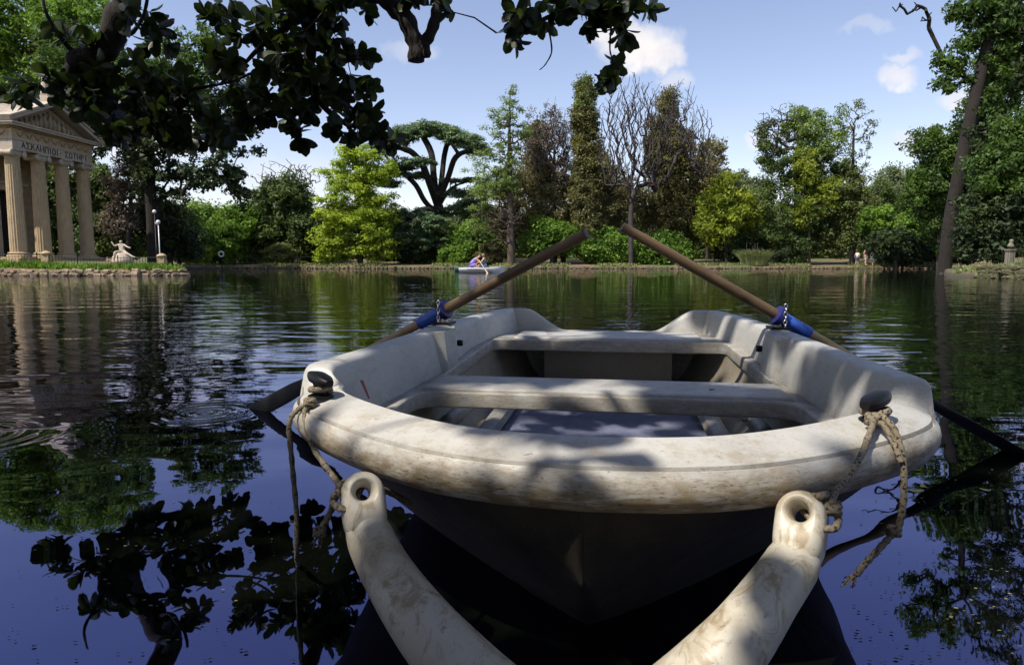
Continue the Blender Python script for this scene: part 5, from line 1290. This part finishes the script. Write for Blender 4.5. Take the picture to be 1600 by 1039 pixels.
def magnolia():
    rs = np.random.RandomState(21)
    base = np.array((-6.2, -1.2, gz(-6.2, -1.2) - .1))
    root = empty('magnolia_tree', base, 0, 'dark large-leaved magnolia whose branches hang into the top of the picture', 'tree'); o = base
    D = 7.4
    def U(x, y, Y=D): return np.array(unproj(x, y, Y))
    # limbs, measured where seen; back limb extended under the added foliage; Y in metres
    limbs = [
        ([base, base + (.3, .3, 2.2), (-5.6, 1.2, 5.0), (-4.9, 4.0, 5.9), (-4.6, 6.2, 5.1), U(185, -40, 7.3), U(178, 40, 7.4), U(165, 80, 7.4), U(125, 92, 7.35), U(112, 125, 7.4), U(140, 165, 7.5), U(190, 198, 7.6), U(250, 212, 7.7)], .24, .045),
        ([np.array((-5.6, 1.2, 5.0)), (-3.8, 3.2, 6.4), (-2.6, 5.2, 5.6), U(420, -110, 7.0), U(455, -30, 7.2), U(482, 40, 7.3), U(486, 110, 7.3), U(505, 165, 7.4), U(548, 200, 7.5)], .17, .022),
        ([np.array((-3.8, 3.2, 6.4)), (-1.8, 5.2, 5.4), U(560, -60, 6.9), U(602, -5, 6.9), U(632, 28, 6.9), U(648, 66, 6.9), U(651, 96, 6.9)], .13, .072),
        ([U(655, 72, 6.9), U(668, 62, 6.9), U(680, 30, 6.92), U(690, -12, 6.95), U(720, -80, 7.0)], .062, .048),
        ([U(651, 60, 6.9), U(664, 74, 6.88), U(667, 90, 6.88)], .06, .038),
        ([np.array((-1.8, 5.2, 5.4)), (.0, 6.0, 4.9), U(830, -70, 6.6), U(880, 5, 6.7), U(930, 22, 6.8), U(970, 40, 6.8), U(990, 10, 6.8)], .085, .014),
        ([U(482, 20, 7.3), U(420, 62, 7.2), U(372, 110, 7.2), U(345, 130, 7.2)], .035, .010), ([U(178, 40, 7.4), U(200, 55, 7.3), U(222, 30, 7.2), U(232, -10, 7.2)], .03, .014), ([U(125, 92, 7.35), U(95, 60, 7.3), U(72, 20, 7.2), U(66, -10, 7.2)], .03, .010),
        ([U(486, 110, 7.3), U(540, 95, 7.3), U(575, 92, 7.3)], .02, .008), ([U(300, 140, 7.3), U(360, 128, 7.3), U(402, 113, 7.3), U(440, 120, 7.3)], .018, .012), ([U(190, 198, 7.6), U(240, 180, 7.5), U(300, 140, 7.3)], .03, .018), ([U(858, 48, 6.7), U(862, 80, 6.7), U(853, 100, 6.7), U(843, 110, 6.7)], .010, .004), ([U(830, 40, 6.7), U(800, 48, 6.7), U(776, 52, 6.7)], .008, .003), ([U(955, 40, 6.8), U(953, 78, 6.8), U(958, 98, 6.8), U(958, 130, 6.8)], .010, .005),
        ([U(960, 45, 6.8), U(935, 50, 6.8), U(915, 42, 6.8)], .008, .005), ([np.array((-5.6, 1.2, 5.0)), (-4.2, .6, 6.4), (-2.4, .4, 7.0), (-.4, .6, 7.2)], .14, .05), ([np.array((-5.6, 1.2, 5.0)), (-5.2, -1.2, 6.5), (-3.6, -2.6, 7.0), (-1.0, -3.6, 6.6), (3.0, -4.4, 5.6), (6.0, -4.6, 4.2)], .13, .05), ([np.array((-3.8, 3.2, 6.4)), (-2.6, 2.4, 6.6), (-.8, 2.2, 6.2)], .08, .04)]
    allp = []
    for i, (pts, r0, r1) in enumerate(limbs):
        c = crom([Vector(p) for p in pts], 6); n = len(c); rad = [lerp(r0, r1, (j / (n - 1)) ** .8) * (1 + .10 * math.sin(j * 1.7 + i)) for j in range(n)]
        if i == 2: rad[-4:] = [q * k for q, k in zip(rad[-4:], (1.05, 1.18, 1.2, 1.1))]
        mb = MB().tube([p - Vector(o) for p in c], rad, 12, mod=lambda a, b: 1 + .07 * math.sin(3 * b + a * .9))
        mb.build('trunk' if i == 0 else 'limb', B_MAG, root, smooth=True)
        if i not in (2, 3, 4): allp += [np.array(p) for p in c]
    AP_ = np.zeros((14000, 3)); na = [len(allp)]; AP_[:na[0]] = np.array(allp)
    leaves = []; twigs = []
    def cluster(c, size=.20, k=None, hang=.5):
        d_ = np.linalg.norm(AP_[:na[0]] - c, axis=1); d_ = d_ + .25 * (d_ < .12); j = int(np.argmin(d_)); a = AP_[j].copy(); AP_[na[0]] = c; na[0] += 1; L = np.linalg.norm(c - a); ax = (c - a) / max(L, .05) + rs.randn(3) * .35; ax[2] -= hang * .3
        if L > .05: twigs.append((a, c, min(.011, .004 + L * .006)))
        leaves.extend(rosette(c, ax, rs, k or rs.randint(6, 10), size))
    seen = [(120, 120, 55, 30, 12), (75, 130, 45, 22, 9), (40, 138, 35, 16, 6), (150, 152, 48, 34, 14), (190, 120, 55, 30, 12), (210, 175, 60, 34, 18), (265, 150, 50, 30, 13), (300, 195, 46, 28, 13), (330, 205, 34, 22, 8), (258, 208, 44, 16, 9), (195, 202, 30, 16, 6), (345, 90, 30, 22, 7),
            (385, 140, 28, 22, 8), (400, 165, 22, 26, 8), (395, 190, 16, 14, 3), (420, 40, 40, 30, 12), (470, 20, 50, 26, 14), (520, 15, 40, 22, 9), (455, 75, 40, 28, 12), (500, 70, 34, 34, 12), (440, 120, 34, 26, 11), (490, 130, 46, 28, 14), (540, 100, 26, 26, 6), (565, 85, 14, 10, 3), (545, 150, 34, 26, 9), (470, 175, 34, 18, 8), (470, 205, 16, 14, 4),
            (535, 195, 34, 26, 10), (580, 195, 24, 24, 8), (603, 215, 12, 14, 3), (560, 140, 20, 18, 3), (360, 55, 14, 14, 2), (330, 12, 16, 14, 3), (350, 28, 14, 14, 2), (250, 30, 30, 24, 5), (205, 25, 20, 18, 3), (90, 60, 30, 22, 4), (145, 70, 30, 24, 5), (240, 70, 30, 26, 4),
            (820, 18, 24, 26, 8), (815, 55, 16, 18, 3), (860, 20, 30, 22, 8), (905, 12, 34, 18, 8), (950, 15, 34, 20, 9), (990, 18, 24, 24, 6), (965, 60, 16, 20, 4), (960, 105, 14, 12, 2), (958, 125, 14, 14, 3), (1010, 8, 12, 10, 2), (935, 40, 14, 12, 3), (700, 12, 14, 12, 2), (650, 8, 18, 10, 2), (660, -6, 14, 8, 2), (575, 10, 22, 12, 3)]
    for x, y, rx, ry, n in seen:
        for i in range(int(round(n * .85))):
            a = rs.rand() * 6.28; r = rs.rand() ** .5; Y = (7.35 if x < 640 else 6.75) + rs.randn() * .28
            cluster(U(x + math.cos(a) * r * rx, y + math.sin(a) * r * ry, Y), .165 if x < 640 else .155)
    nv = len(leaves)
    # the rest of the crown: above the picture, over the boat and back over the bank
    n = 0; tries = 0
    while n < CANOPY_N and tries < 60000:
        tries += 1
        c = np.array((rs.uniform(-9, 2.6), rs.uniform(-6.5, 7.0), rs.uniform(2.4, 8.6)))
        e = ((c[0] + 3.6) / 5.6) ** 2 + ((c[1] - .2) / 6.6) ** 2 + ((c[2] - 5.2) / 3.4) ** 2
        if e > 1 or e < .12: continue
        x, y, zc = proj(c)
        if zc[0] > .1 and y[0] > -45 and -200 < x[0] < 1800: continue
        if np.hypot(c[0], c[1]) < 1.3 and c[2] < 3: continue
        # keep the water at lower left open to the sky, as the reflections show
        # openings that let the sun through onto the boat
        t = (c[2] - .45) / SUN_DIR.z; hx, hy = c[0] - SUN_DIR.x * t, c[1] - SUN_DIR.y * t
        if any((hx - a) ** 2 / ra ** 2 + (hy - b) ** 2 / rb ** 2 < 1 for a, b, ra, rb in SUN_GAPS): continue
        cluster(c, .22, 9, .3); n += 1
    for i in range(800):      # unseen foliage added behind the viewer to keep skylight off the bow
        c = np.array((rs.uniform(-10, 8), rs.uniform(-7.5, -1.8), rs.uniform(.7, 6.5)))
        cluster(c, .30, 9, .3)
    lv = leaves
    P = np.array([l[0] for l in lv]); x, y, zc = proj(P); scale = np.array([l[2] for l in lv]) / np.maximum(zc, .1); vis = (zc > 0) & (x > -10) & (x < 1610) & (y > -5)
    order = np.argsort(-(scale * vis)); single = set(order[:300].tolist())
    for i in single:
        b, R, s, k = lv[i]; ob = bpy.data.objects.new('leaf', ML_ME[k]); COL.objects.link(ob); ob.parent = root
        M = Matrix([[*R[0], 0], [*R[1], 0], [*R[2], 0], [0, 0, 0, 1]]); ob.matrix_local = Matrix.Translation(Vector(b - o)) @ M @ Matrix.Scale(s, 4)
    Vs = []; Fs = []; ts = []; off = 0
    for i, (b, R, s, k) in enumerate(lv):
        if i in single: continue
        V, F = MLEAF[k]; W = (V * s) @ R.T + b - o; Vs.append(W); Fs.append(F + off); off += len(V); ts.append(np.full(len(V), rs.rand()))
    tag(link('foliage', np_mesh('foliage', np.concatenate(Vs), np.concatenate(Fs), np.concatenate(ts)), M_MAG, root), kind='stuff')
    A = np.array([t[0] for t in twigs]); B = np.array([t[1] for t in twigs]); r = np.array([t[2] for t in twigs]); Mi = (A + B) / 2 + rs.randn(len(A), 3) * .05 * np.linalg.norm(B - A, axis=1, keepdims=True) - [0, 0, .0]
    V1, F1 = seg_mesh('t', A - o, Mi - o, r * 1.3, r, 5); V2, F2 = seg_mesh('t', Mi - o, B - o, r, r * .7, 5)
    tag(link('twigs', np_mesh('twigs', np.concatenate([V1, V2]), np.concatenate([F1, F2 + len(V1)])), B_MAG, root, True), kind='stuff')
CANOPY_N = 2500
# ground spots (x, y, half sizes) where sunlight falls through the crown
SUN_GAPS = [(-.38, 1.40, .16, .14), (.08, 1.22, .24, .11), (.60, 1.26, .2, .14), (.95, 1.5, .2, .2), (-.52, 1.68, .26, .24), (-.8, 3.4, .3, .3), (-.30, 1.20, .12, .14), (.45, 2.8, .14, .5), (-.2, 2.9, .10, .2), (.8, 3.6, .12, .2), (.2, 3.7, .12, .2), (.0, 2.1, .10, .15), (.95, 2.3, .15, .2), (.4, 2.05, .14, .1), (1.1, 2.9, .1, .3)]
magnolia()
